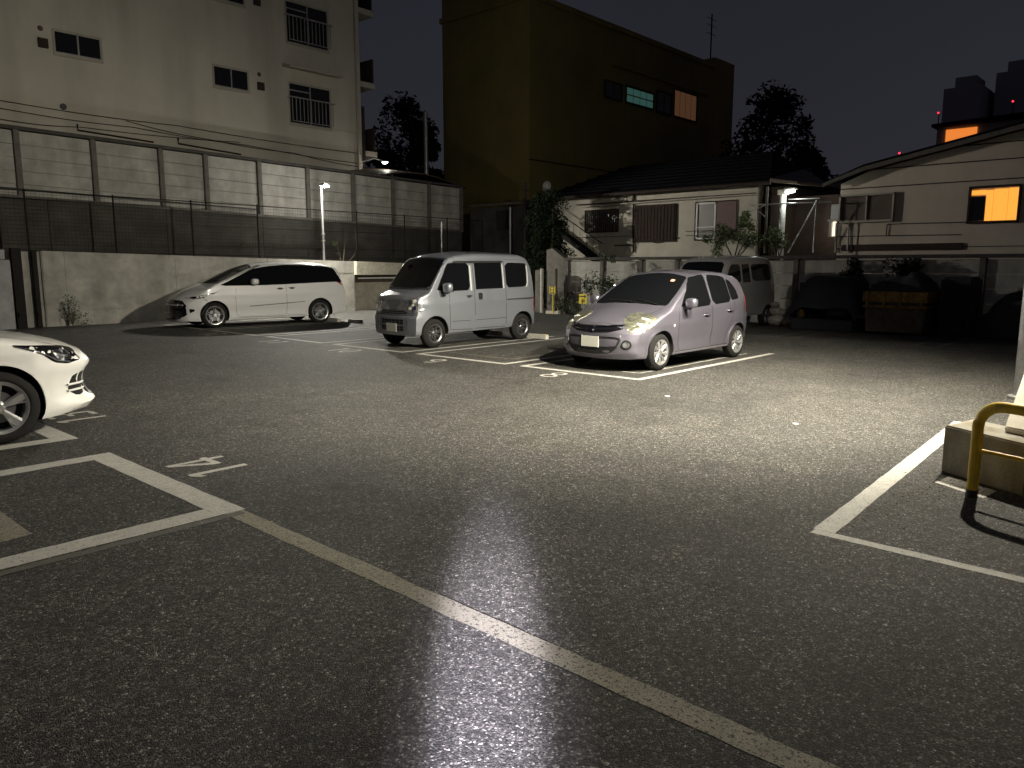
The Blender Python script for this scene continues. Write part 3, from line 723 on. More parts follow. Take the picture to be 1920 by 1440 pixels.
for sd in (-1, 1):
    c.patch('front_side_window', [(.58, 1.12), (.64, 1.24), (.82, 1.54), (.90, 1.65), (1.44, 1.665), (1.44, 1.11), (1.0, 1.10)], 'y', M['glass'], .004, .08, sd)
    c.patch('sliding_door_window', [(1.60, 1.12), (1.60, 1.66), (2.36, 1.665), (2.36, 1.13)], 'y', M['glass'], .004, .08, sd, rnd=0)
    c.patch('rear_side_window', [(2.47, 1.14), (2.47, 1.66), (3.07, 1.655), (3.11, 1.62), (3.10, 1.25), (3.06, 1.17), (2.97, 1.15)], 'y', M['glass'], .004, .08, sd, rnd=1)
    c.strip('window_frame', [(3.13, 1.60), (3.135, 1.4), (3.125, 1.25), (3.08, 1.15)], .024, 'y', M['white_metal'], .006, sd)
    c.patch('door_visor', [(1.0, 1.645), (1.06, 1.69), (2.40, 1.70), (2.40, 1.66)], 'y', M['trim'], .02, .08, sd, rnd=0)
    c.strip('pillar_trim', [(1.475, 1.10), (1.475, 1.60)], .04, 'y', M['white_metal'], .006, sd)
    c.strip('pillar_trim', [(2.39, 1.13), (2.39, 1.62)], .026, 'y', M['white_metal'], .006, sd)
    c.strip('roof_gutter', [(.62, 1.28), (.84, 1.66), (.95, 1.735), (2.4, 1.745), (3.15, 1.72)], .02, 'y', M['p_van'], .012, sd)
    for ln in ([(.90, 1.12), (.88, .9), (.90, .34), (1.5, .32), (1.555, .40), (1.555, 1.70)], [(1.57, .33), (2.44, .33), (2.45, .8), (2.45, 1.70)], [(.95, .50), (1.56, .50), (2.44, .51)]):
        c.strip('door_seam', ln, .008, 'y', M['cave'], .0012, sd)
    c.strip('side_crease', [(.62, .86), (1.55, .87), (3.3, .88)], .012, 'y', M['p_van'], .006, sd)
    c.strip('sliding_rail', [(2.47, .885), (3.30, .90)], .035, 'y', M['trim'], .003, sd)
    c.patch('fuel_flap', [(1.42, .36), (1.57, .36), (1.57, .60), (1.42, .60)], 'y', M['p_van'], .002, .08, sd, rnd=0)
    c.handle(1.40, .985, sd, M['chrome'], .14)
    mb = MB(); h = c.ray('y', 1.72, .98, sd)[0]; mb.tube([(1.74, h.y - sd * .005, 1.04), (1.74, h.y + sd * .03, 1.02), (1.74, h.y + sd * .03, .93), (1.74, h.y - sd * .005, .91)], .014, 8)
    build(mb, 'door_handle', M['chrome'], root, 60)
    c.patch('handle_cup', [(1.66, .91), (1.74, .91), (1.74, 1.05), (1.66, 1.05)], 'y', M['trim'], .0015, .05, sd)
    c.patch('headlamp', [(sd * .42, .70), (sd * .43, .90), (sd * .47, .97), (sd * .64, 1.0), (sd * .70, .98), (sd * .72, .72), (sd * .6, .68)], 'x', M['lamp'], .008, .05, rnd=1)
    for (hy, hz, hr) in ((.52, .90, .045), (.61, .92, .035), (.50, .78, .035), (.62, .79, .045), (.57, .845, .03)):
        c.patch('lamp_element', [(sd * hy + hr * math.cos(t), hz + hr * math.sin(t)) for t in [k * math.pi / 4 + .3 for k in range(8)]], 'x', M['plate'] if hr < .04 else M['chrome'], .014, .04, rnd=0)
    c.patch('headlamp_side', [(.04, .71), (.06, .98), (.16, .98), (.22, .90), (.20, .74)], 'y', M['lamp'], .006, .05, sd, rnd=1)
    c.mirror(.72, 1.17, sd, M['chrome'] if False else M['p_van'], (.075, .11, .10))
    c.patch('tail_lamp', [(3.30, .60), (3.30, .95), (3.36, .95), (3.37, .60)], 'y', M['red_lens'], .004, .05, sd)
    c.strip('bumper_crease', [(sd * .47, .62), (sd * .46, .32)], .02, 'x', M['chrome'], .004)
c.patch('grille', [(-.42, .665), (-.42, .745), (.42, .745), (.42, .665)], 'x', M['trim'], .003, .08, rnd=0)
for z in (.69, .73): c.strip('grille_bar', [(-.42, z), (.42, z)], .014, 'x', M['p_van'], .012)
c.strip('bumper_top_seam', [(-.62, .645), (0, .64), (.62, .645)], .012, 'x', M['cave'], .001)
for z0 in (.34, .47):
    for k in range(6):
        for r_ in range(2):
            y0 = -.36 + k * .12
            c.patch('bumper_slot', [(y0 + .008, z0 + r_ * .048), (y0 + .112, z0 + r_ * .048), (y0 + .112, z0 + .042 + r_ * .048), (y0 + .008, z0 + .042 + r_ * .048)], 'x', M['trim'], .002, .2, rnd=0, depth=.004)
c.plate(-.02, 0, .40)
c.strip('hood_seam', [(.05, -.60), (.12, -.62), (.36, -.63)], .008, 'z', M['cave'], .001)
c.strip('hood_seam', [(.05, .60), (.12, .62), (.36, .63)], .008, 'z', M['cave'], .001)
for x in S['wheels']:
    for sd in (-1, 1): c.wheel(x, sd, 7, M['dark_alloy'], .175, 'vee', .165)

# ---- white MPV
root = empty('white_minivan', (8.76, 20.08, 0), 'long white people carrier with black windows parked by the pale concrete wall', 'minivan', R(-9), scale=.985)
S = dict(L=4.82, W=1.80, wr=.335, arch=.375, wheels=(.93, 3.88), zmin=.24, archz=.01,
    top=[(0, .74), (.06, .82), (.30, .96), (.60, 1.06), (.85, 1.13), (1.0, 1.20), (1.9, 1.585), (2.25, 1.69), (2.8, 1.745), (3.4, 1.745), (4.0, 1.71), (4.4, 1.65), (4.56, 1.58), (4.72, 1.15), (4.82, .95)],
    bot=[(0, .18), (.4, .17), (4.0, .2), (4.82, .28)], belt=[(0, .95), (1.2, 1.07), (4.82, 1.15)],
    plan=[(0, .86), (.12, .92), (.4, .975), (.7, 1), (4.3, 1), (4.6, .97), (4.82, .90)],
    tumble=[(0, .25), (1, .30), (4.8, .32)], rz=[(0, .05), (.85, .06), (1.0, .05), (2.1, .06), (4.8, .06)], ry=[(0, .18), (.8, .16), (1.0, .05), (2.1, .14), (4.8, .16)],
    crown=[(0, .05), (1, .05), (4.8, .04)], bulge=.42, rbulge=.14, crz=.86, crease=.010, dish=.016,
    fprof=[(.16, .02), (.25, -.02), (.40, .02), (.60, .0), (.75, .08), (.9, .14)], rprof=[(.2, .02), (.6, -.02), (.9, .02), (1.2, 0)])
c = Car(S, root, M['p_mpv']); arch_lip(c, wd=.03, off=.005)
c.patch('windscreen', [(1.02, -.78), (.95, -.5), (.90, 0), (.95, .5), (1.02, .78), (1.5, .72), (2.02, .63), (2.10, .4), (2.14, 0), (2.10, -.4), (2.02, -.63), (1.5, -.72)], 'z', M['glass'], .004, .1, rnd=1)
for sd in (-1, 1):
    c.patch('side_glass_band', [(1.06, 1.095), (1.45, 1.27), (2.0, 1.535), (2.45, 1.605), (2.9, 1.645), (3.5, 1.64), (4.1, 1.60), (4.38, 1.55), (4.50, 1.33), (4.60, 1.15), (4.3, 1.165), (2.5, 1.10)], 'y', M['glass'], .008, .045, sd, rnd=1)
    c.strip('windscreen_pillar', [(1.02, sd * .80), (1.5, sd * .755), (2.06, sd * .67), (2.25, sd * .64)], .10, 'z', M['gloss_black'], .006)
    c.strip('window_seam', [(1.96, 1.10), (1.95, 1.36)], .05, 'y', M['gloss_black'], .008, sd)
    c.patch('quarter_window', [(1.64, 1.12), (1.80, 1.25), (1.92, 1.31), (1.92, 1.115)], 'y', M['frost'], .007, .08, sd)
    c.strip('window_seam', [(2.92, 1.13), (2.90, 1.60)], .03, 'y', M['trim'], .007, sd)
    for ln in ([(1.52, 1.07), (1.48, .8), (1.50, .34), (1.6, .26), (2.86, .25), (2.90, .5), (2.89, 1.10)], [(2.91, .26), (3.42, .26), (3.50, .42), (3.60, .62)], ):
        c.strip('door_seam', ln, .007, 'y', M['cave'], .001, sd)
    c.strip('side_moulding', [(1.85, .545), (3.42, .63)], .016, 'y', M['trim'], .005, sd)
    c.handle(2.72, 1.0, sd, M['chrome'], .19); c.handle(3.06, 1.01, sd, M['chrome'], .19)
    c.patch('headlamp', [(.36, .81), (.55, .84), (.95, .93), (1.08, .965), (.90, .885), (.62, .795), (.42, .775)], 'y', M['gloss_black'], .010, .02, sd, rnd=1)
    for q in range(5):
        xx = .50 + q * .075; zz = .815 + q * .014
        c.patch('lamp_element', [(xx, zz - .022), (xx + .06, zz - .016), (xx + .065, zz + .022), (xx + .01, zz + .018)], 'y', M['plate'], .016, .02, sd, rnd=1)
    c.strip('headlamp_strip', [(.28, .80), (.45, .765), (.70, .80)], .010, 'y', M['trim'], .004, sd)
    c.strip('bumper_crease', [(.66, .78), (.74, .72), (.72, .60), (.66, .46), (.56, .34)], .014, 'y', M['trim'], .003, sd)
    c.patch('tail_lamp', [(4.42, 1.155), (4.55, 1.16), (4.66, 1.10), (4.74, 1.0), (4.66, 1.04)], 'y', M['red_lens'], .006, .05, sd, rnd=1)
    c.mirror(1.98, 1.20, sd, M['p_mpv'], (.10, .10, .08))
    c.patch('fuel_flap', [(4.03, .90), (4.22, .90), (4.22, 1.04), (4.03, 1.04)], 'y', M['p_mpv'], .0015, .08, sd, rnd=2) if sd < 0 else None
c.patch('grille', [(-.72, .62), (-.58, .73), (0, .745), (.58, .73), (.72, .62), (.84, .48), (.70, .33), (.55, .24), (0, .22), (-.55, .24), (-.70, .33), (-.84, .48)], 'x', M['gloss_black'], .005, .08, rnd=1)
for z in (.36, .46, .56, .66): c.strip('grille_bar', [(-.55, z), (.55, z)], .015, 'x', M['trim'], .012)
c.plate(-.03, 0, .50, m=M['grey_frame'])
for x in S['wheels']:
    for sd in (-1, 1): c.wheel(x, sd, 5, M['alloy'], .235, 'twin', .2)

# ---- white hatchback, front part in view at the left edge
root = empty('white_hatchback_car', (2.88, 8.86, 0), 'glossy white hatchback in bay 13, only its nose and front wheel in view', 'car', R(180), scale=1.045)
S = dict(L=4.29, W=1.79, wr=.322, arch=.358, wheels=(.93, 3.56), zmin=.2, archz=.012, k=.04,
    top=[(0, .735), (.04, .775), (.16, .83), (.45, .90), (.85, .955), (1.15, .99), (1.25, 1.02), (2.0, 1.38), (2.3, 1.46), (2.7, 1.485), (3.3, 1.46), (3.9, 1.35), (4.1, 1.1), (4.29, .85)],
    bot=[(0, .20), (.25, .17), (.5, .16), (3.6, .18), (4.29, .26)], belt=[(0, .85), (1.2, .93), (4.3, 1.0)],
    plan=[(0, .80), (.08, .87), (.25, .945), (.5, .99), (.8, 1), (3.8, 1), (4.29, .90)],
    tumble=[(0, .25), (1, .32), (4.3, .36)], rz=[(0, .05), (.5, .09), (1.1, .07), (1.3, .05), (2.1, .08), (4.3, .08)], ry=[(0, .2), (1.1, .2), (1.3, .06), (2.1, .14), (4.3, .16)],
    crown=[(0, .03), (4.3, .04)], bulge=.36, rbulge=.12, crz=.77, crease=.014, dish=.010,
    fprof=[(.16, .09), (.20, .03), (.25, -.045), (.29, -.03), (.34, .04), (.42, .065), (.52, .05), (.57, .02), (.62, -.02), (.655, -.01), (.70, .04), (.76, .09), (.85, .12)], rprof=[(.2, 0), (1.2, 0)])
c = Car(S, root, M['p_golf']); arch_lip(c, wd=.028, off=.004)
c.patch('windscreen', [(1.22, -.66), (1.18, 0), (1.22, .66), (2.02, .54), (2.1, 0), (2.02, -.54)], 'z', M['glass'], .004, .1, rnd=1)
for sd in (-1, 1):
    c.patch('side_window', [(1.6, 1.0), (2.1, 1.27), (2.5, 1.38), (3.2, 1.37), (3.55, 1.2), (3.6, 1.03), (2.6, .98)], 'y', M['glass'], .004, .1, sd)
    c.patch('headlamp', [(.22, .67), (.22, .765), (.34, .80), (.56, .83), (.82, .855), (.68, .80), (.57, .755), (.47, .675), (.36, .65)], 'y', M['gloss_black'], .004, .04, sd, rnd=1)
    c.patch('lamp_element', [(.30, .685), (.31, .76), (.45, .785), (.50, .745), (.42, .685)], 'y', M['lamp_dark'], .007, .03, sd, rnd=1)
    c.strip('lamp_strip', [(.33, .665), (.45, .69), (.54, .75), (.64, .80), (.78, .84)], .008, 'y', M['chrome'], .009, sd)
    c.strip('lamp_strip', [(.34, .715), (.41, .73), (.48, .755)], .018, 'y', M['lamp'], .010, sd)
    c.patch('side_intake', [(sd * .60, .50), (sd * .63, .56), (sd * .75, .545), (sd * .77, .40), (sd * .73, .34), (sd * .62, .35)], 'x', M['cave'], .003, .03, rnd=1)
    for z in (.395, .455): 
        h = [c.ray('x', sd * y_, z) for y_ in (.61, .69, .775)]
        if all(h):
            mb = MB(); mb.tube([tuple(q[0] + q[1] * .014) for q in h], .0105, 8); build(mb, 'intake_fin', M['p_golf'], root, 60)
    c.strip('hood_seam', [(.20, sd * .55), (.55, sd * .70), (1.1, sd * .74)], .006, 'z', M['cave'], .001)
    c.strip('door_seam', [(1.42, .95), (1.38, .7), (1.40, .25)], .006, 'y', M['cave'], .001, sd)
    c.mirror(1.68, 1.05, sd, M['p_golf'])
c.patch('lower_grille', [(-.62, .46), (0, .50), (.62, .46), (.50, .30), (0, .28), (-.50, .30)], 'x', M['trim'], .004, .08)
c.strip('grille_slit', [(-.5, .655), (0, .65), (.5, .655)], .03, 'x', M['gloss_black'], .003)
c.plate(-.04, 0, .42)
for x in S['wheels']:
    for sd in (-1, 1): c.wheel(x, sd, 5, M['alloy'], .222, 'wide', .205)

# ---- dark grey box van at the back wall
root = empty('grey_van', (17.0, 9.62, 0), 'dark grey boxy van in the shade at the back wall, behind the purple hatchback', 'van', R(0))
S = dict(L=3.395, W=1.475, wr=.27, arch=.31, wheels=(.5, 2.9), zmin=.26, k=.03,
    top=[(0, .95), (.06, 1.05), (.15, 1.1), (.25, 1.15), (.70, 1.68), (.85, 1.79), (1.4, 1.86), (2.4, 1.87), (3.1, 1.84), (3.3, 1.72), (3.395, 1.35)],
    bot=[(0, .28), (3.395, .32)], belt=[(0, 1.08), (3.4, 1.15)], plan=[(0, .93), (.3, .995), (3.1, 1), (3.395, .94)],
    tumble=[(0, .14), (3.4, .15)], rz=[(0, .04), (.9, .09), (3.4, .1)], ry=[(0, .06), (.4, .035), (.9, .10), (3.4, .1)], crown=[(0, .03)], bulge=.1, rbulge=.04, crz=.9, flen=.5)
c = Car(S, root, M['p_dark']); arch_lip(c)
c.patch('windscreen', [(-.6, 1.2), (0, 1.19), (.6, 1.2), (.55, 1.68), (0, 1.7), (-.55, 1.68)], 'x', M['glass'], .004, .1)
for sd in (-1, 1):
    c.patch('front_side_window', [(.50, 1.18), (.80, 1.56), (.92, 1.63), (1.35, 1.63), (1.35, 1.17)], 'y', M['glass'], .004, .09, sd)
    c.patch('rear_side_window', [(2.0, 1.20), (1.95, 1.65), (3.1, 1.64), (3.14, 1.22)], 'y', M['glass'], .004, .09, sd, rnd=1)
    c.patch('middle_side_window', [(1.45, 1.18), (1.45, 1.63), (1.85, 1.64), (1.88, 1.18)], 'y', M['glass'], .004, .09, sd, rnd=0)
    c.strip('pillar_trim', [(1.9, 1.1), (1.9, 1.68)], .03, 'y', M['grey_frame'], .004, sd)
    c.patch('tail_lamp', [(3.28, .7), (3.28, 1.1), (3.35, 1.1), (3.35, .7)], 'y', M['red_lens'], .004, .08, sd)
    c.patch('headlamp', [(sd * .45, .72), (sd * .45, .92), (sd * .66, .95), (sd * .68, .74)], 'x', M['lamp'], .006, .08)
    c.mirror(.62, 1.2, sd, M['trim'])
for x in S['wheels']:
    for sd in (-1, 1): c.wheel(x, sd, 6, M['dark_alloy'], .165, 'single', .16)

# ------------------------------------------------------------------ left side: retaining walls and fences
def wall_top(x): return 2.0 - .0235 * (x - 5.9)
# low front wall of pale board-marked concrete
root = empty('retaining_wall', (12, 22.8, 0), 'pale stained concrete retaining wall behind the white people carrier', 'wall')
def rel(mb, root):                      # coordinates were written in world space: shift into the parent's space
    ox, oy, oz = root.location; mb.v = [(x - ox, y - oy, z - oz) for x, y, z in mb.v]; return mb
def put(mb, name, m, root, smooth=None, bevel=0): return build(rel(mb, root), name, m, root, smooth, bevel)
# lifts of poured concrete, board lines recessed between them
x0, x1 = 6.72, 23.6
cuts = [6.72, 7.25, 10.2, 13.2, 16.55]
for a, c_ in zip(cuts, cuts[1:]):
    zb = 0
    hs = [.42, .47, .45, 10]
    for i, hh in enumerate(hs):
        za, zc = zb, zb + hh
        ta, tb = (wall_top(a), wall_top(c_))
        lo = [za, za, za, za]; hi = [min(zc - .008, ta), min(zc - .008, tb), min(zc - .008, tb), min(zc - .008, ta)]
        if i == 3: hi = [ta, tb, tb, ta]
        of = random.uniform(0, .006)
        put(MB().prism([(a + .004, 22.7 - of), (c_ - .004, 22.7 - of), (c_ - .004, 22.95), (a + .004, 22.95)], lo, hi), 'concrete_lift', M['conc'], root)
        zb = zc
put(MB().prism([(6.7, 22.72), (16.6, 22.72), (16.6, 23.0), (6.7, 23.0)], 0, [wall_top(6.7) - .01, wall_top(16.6) - .01, wall_top(16.6) - .01, wall_top(6.7) - .01]), 'wall_core', M['conc'], root)
# recessed bay with the thick ledge over it
put(MB().prism([(16.56, 22.55), (23.6, 22.55), (23.6, 23.1), (16.56, 23.1)], 1.27, [wall_top(16.56), wall_top(23.6) - .02, wall_top(23.6) - .02, wall_top(16.56)]), 'ledge_beam', mat('pale_ledge_concrete', (.44, .42, .34), .9, 0, .3, 7, .35, 60), root, None, .012)
put(MB().box(16.56, 23.6, 22.98, 23.2, 0, 1.27), 'recessed_wall', mat('rough_recess_concrete', (.36, .34, .28), .9, 0, .35, 3, .5, 25, stain=(2, .4, (.22, .2, .16))), root)
put(MB().box(20.35, 20.75, 22.9, 22.98, .3, 1.2), 'recess_door', M['trim'], root, None, .004)
put(MB().box(16.9, 20.3, 22.93, 22.975, 1.13, 1.17), 'conduit_rail', M['white_metal'], root)
put(MB().tube([(19.2, 22.49, 1.74), (19.2, 22.49, 1.2), (19.12, 22.6, .7), (19.1, 22.9, .3)], .04, 10), 'drain_pipe', M['white_metal'], root, 60)
# terrace on top
mb = MB(); mb.prism([(5.0, 22.95), (23.6, 22.95), (23.6, 24.6), (5.0, 24.6)], 1.0, [1.97, 1.55, 1.55, 1.97]); tag(build(mb, 'terrace_soil', M['soil']), kind='structure')

# blue-grey wall and dark gate posts at the far left
root = empty('side_wall', (3, 22.6, 0), 'blue-grey wall left of the two dark posts at the left edge', 'wall')
put(MB().box(-6, 5.95, 22.55, 22.85, 0, 1.74), 'wall_face', M['conc_low'], root); put(MB().box(-6, 5.85, 22.53, 22.87, 1.755, 2.0), 'wall_cap', M['conc_low'], root, None, .01)
put(MB().box(5.95, 6.72, 22.78, 22.95, 0, 1.96), 'wall_return', M['conc'], root)
root = empty('gate_post', (6.1, 22.62, 0), 'broad dark steel post at the left end of the pale wall', 'post', group='dark posts by the left wall')
put(MB().box(6.0, 6.22, 22.56, 22.72, 0, 2.04), 'post_channel', M['dark_metal'], root, None, .008); put(MB().box(6.03, 6.19, 22.5, 22.55, .3, .42), 'hinge', M['dark_metal'], root)
root = empty('gate_post', (6.5, 22.62, 0), 'thinner dark steel post right of the broad one, against the pale wall', 'post', group='dark posts by the left wall')
put(MB().box(6.47, 6.58, 22.6, 22.7, 0, 1.98), 'post_channel', M['dark_metal'], root, None, .006); put(MB().box(6.49, 6.56, 22.56, 22.6, .3, .4), 'hinge', M['dark_metal'], root)

# wire mesh fence standing on the wall
root = empty('mesh_fence', (12, 23.05, 1.8), 'tall dark wire fence with thin posts on top of the pale wall', 'fence')
posts = [6.55, 8.73, 10.95, 13.12, 17.0, 19.2, 21.4, 23.4]
for x in posts: put(MB().tube([(x, 23.05, wall_top(x) - .02), (x, 23.05, 3.55 - .004 * (x - 8.7))], .026, 8), 'fence_post', M['dark_metal'], root, 60)
mb = MB()
z = 1.95
while z < 3.5: mb.tube([(6.0, 23.04, z), (23.4, 23.04, z - .1)], .0035, 3, False); z += .1
x = 6.0
while x < 23.4: mb.tube([(x, 23.045, wall_top(x) + .02), (x, 23.045, 3.5 - .004 * (x - 8))], .003, 3, False); x += .1
put(mb, 'wire_mesh', M['dark_metal'], root)
put(MB().tube([(6.0, 23.05, 3.52), (23.4, 23.05, 3.45)], .016, 6), 'top_rail', M['dark_metal'], root, 60)
put(MB().tube([(6.0, 23.03, 2.0), (23.4, 23.03, 1.78)], .012, 6), 'bottom_rail', M['dark_metal'], root, 60)

# upper retaining wall, dark
root = empty('upper_wall', (14, 24.6, 0), 'dark dirty concrete wall behind the wire fence, under the white panel fence', 'wall')
def ub(x): return 3.45 - .0235 * (x - 6.86)       # its top = bottom of panel fence
def ut(x): return 5.22 - .0200 * (x - 6.5)        # top of panel fence
ks = [-2, 4.2, 7.5, 10.8, 14.1, 17.4, 20.7, 23.55]
for a, c_ in zip(ks, ks[1:]):
    zb = .9
    for i in range(4):
        zc = zb + .65
        hi = [min(zc - .008, ub(a)), min(zc - .008, ub(c_))]
        if i == 3: hi = [ub(a), ub(c_)]
        of = random.uniform(0, .012)
        put(MB().prism([(a + .006, 24.45 - of), (c_ - .006, 24.45 - of), (c_ - .006, 24.75), (a + .006, 24.75)], zb, [hi[0], hi[1], hi[1], hi[0]]), 'concrete_lift', M['dark_conc'], root)
        zb = zc
put(MB().box(23.3, 23.5, 24.4, 24.75, .5, 3.0), 'end_pier', M['dark_conc'], root)

# precast panel fence
root = empty('panel_fence', (14, 24.6, 0), 'long fence of stacked pale concrete panels between dark posts, above the dark wall', 'fence')
px = [1.1, 3.05, 5.0, 6.88, 8.82, 10.75, 12.18, 14.06, 15.95, 17.91, 19.82, 21.71, 23.54]
for x in px: put(MB().prism([(x - .075, 24.40), (x + .075, 24.40), (x + .075, 24.62), (x - .075, 24.62)], ub(x) + .02, ut(x) + .02), 'fence_post', M['post'], root, None, .012)
for a, c_ in zip(px, px[1:]):
    n_ = 5
    for i in range(n_):
        f0, f1 = i / n_, (i + 1) / n_
        za0, za1 = ub(a) + (ut(a) - ub(a)) * f0, ub(a) + (ut(a) - ub(a)) * f1 - .014
        zc0, zc1 = ub(c_) + (ut(c_) - ub(c_)) * f0, ub(c_) + (ut(c_) - ub(c_)) * f1 - .014
        tl = random.uniform(0, .01)
        put(MB().prism([(a + .08, 24.50 - tl), (c_ - .08, 24.50 - tl), (c_ - .08, 24.56), (a + .08, 24.56)], [za0, zc0, zc0, za0], [za1, zc1, zc1, za1]), 'fence_panel', M['panel'], root)
put(MB().prism([(.9, 24.37), (23.7, 24.37), (23.7, 24.65), (.9, 24.65)], [ut(.9) + .02, ut(23.7) + .02, ut(23.7) + .02, ut(.9) + .02], [ut(.9) + .12, ut(23.7) + .10, ut(23.7) + .10, ut(.9) + .12]), 'coping', M['rail'], root)
put(MB().prism([(.9, 24.39), (23.6, 24.39), (23.6, 24.47), (.9, 24.47)], [ub(.9) - .03, ub(23.6) - .03, ub(23.6) - .03, ub(.9) - .03], [ub(.9) + .05, ub(23.6) + .05, ub(23.6) + .05, ub(.9) + .05]), 'base_rail', M['post'], root)
put(MB().tube([(1, 24.36, 3.80), (7, 24.36, 3.66), (13.9, 24.36, 3.48)], .02, 6), 'conduit', M['rail'], root)

# lamp post on the wall
root = empty('lamp_post', (15.52, 22.98, 1.75), 'slim white lamp post with lit head standing on the wall behind the white people carrier', 'street lamp')
put(MB().tube([(15.52, 22.98, 1.6), (15.52, 22.98, 2.7)], .048, 12), 'lower_pole', M['steel'], root, 60)
put(MB().tube([(15.52, 22.98, 2.7), (15.52, 22.98, 4.22)], .036, 12), 'upper_pole', M['white_metal'], root, 60)
for z in (2.68, 2.45): put(MB().lathe([(0, -.02), (.065, -.02), (.065, .02), (0, .02)], (15.52, 22.98, z), 'z', 12), 'clamp', M['white_metal'], root, 30)
put(MB().tube([(15.52, 22.98, 4.2), (15.24, 22.42, 4.27)], .02, 8), 'arm', M['white_metal'], root, 60)
o = put(MB().box(15.12, 15.32, 22.24, 22.46, 4.22, 4.31), 'lamp_head', M['white_metal'], root, None, .01)
build(rel(MB().box(15.13, 15.31, 22.22, 22.44, 4.185, 4.217), root), 'led', M['led']).parent = o
# stems growing on the wall
def foliage(mb, c, r, n_, s, seed=0, hollow=.25):
    rnd = random.Random(seed)
    for _ in range(n_):
        while True:
            p = Vector((rnd.uniform(-1, 1), rnd.uniform(-1, 1), rnd.uniform(-1, 1)))
            if hollow < p.length < 1: break
        q = Vector((c[0] + p.x * r[0], c[1] + p.y * r[1], c[2] + p.z * r[2]))
        d = Vector((rnd.gauss(0, 1), rnd.gauss(0, 1), rnd.gauss(0, .7))).normalized(); u = d.cross(Vector((rnd.gauss(0, 1), rnd.gauss(0, 1), rnd.gauss(0, 1)))).normalized()
        l = s * rnd.uniform(.6, 1.35); wd = l * .42
        mb.quad(q - d * l / 2, q + u * wd / 2, q + d * l / 2, q - u * wd / 2)
root = empty('sapling', (16.05, 22.92, 1.74), 'thin bare sapling with one leafy tip on the lit ledge, right of the lamp post', 'plant')
mb = MB(); base = (16.18, 22.9, 1.66)
mb.tube([base, (16.12, 22.9, 2.0), (15.98, 22.9, 2.35)], [.014, .01, .006], 6); mb.tube([(16.25, 22.9, 1.66), (16.33, 22.9, 2.2), (16.4, 22.92, 2.55)], [.022, .018, .01], 6)
put(mb, 'stem', M['bark'], root)
mb = MB(); foliage(mb, (15.95, 22.9, 2.38), (.12, .08, .1), 34, .07, 3); foliage(mb, (16.1, 22.9, 1.9), (.1, .06, .2), 16, .05, 4); put(mb, 'leaves', M['leaf2'], root)
root = empty('bare_stem', (16.7, 22.95, 1.74), 'leafless crooked stem rising from the lit ledge right of the leafy sapling', 'plant')
mb = MB(); mb.tube([(16.35, 22.9, 1.62), (16.75, 22.9, 1.98), (16.85, 22.9, 2.2), (16.8, 22.9, 2.86)], [.012, .014, .012, .006], 6)
put(mb, 'stem', M['bark'], root); mb = MB(); foliage(mb, (16.8, 22.9, 2.7), (.03, .03, .2), 8, .04, 9); put(mb, 'leaves', M['leaf2'], root)
# weed at foot of wall
root = empty('weed', (7.25, 22.45, 0), 'scruffy dim weed growing at the foot of the pale wall at left', 'plant')
mb = MB()
for k in range(14):
    a = random.uniform(0, 6.28); t = random.uniform(.05, .28); hh = random.uniform(.35, .8)
    mb.tube([(7.25, 22.45, 0), (7.25 + t * .4 * math.cos(a), 22.45 + t * .3 * math.sin(a), hh * .6), (7.25 + t * math.cos(a), 22.45 + t * .5 * math.sin(a), hh)], [.008, .006, .003], 4)
put(mb, 'stem', M['bark'], root)
mb = MB(); foliage(mb, (7.2, 22.42, .45), (.26, .16, .42), 260, .06, 5, 0); foliage(mb, (7.5, 22.45, .2), (.3, .14, .22), 120, .06, 6, 0); put(mb, 'leaves', M['leaf'], root)
root = empty('climbing_plant', (20.9, 22.8, 1.7), 'vine climbing a thin post above the ledge behind the silver van', 'plant')
mb = MB().tube([(20.9, 22.85, 1.6), (20.9, 22.85, 3.3)], .03, 6); put(mb, 'stem', M['steel'], root)
mb = MB(); foliage(mb, (20.9, 22.82, 2.2), (.12, .1, .75), 130, .08, 8, 0); put(mb, 'leaves', M['leaf'], root)

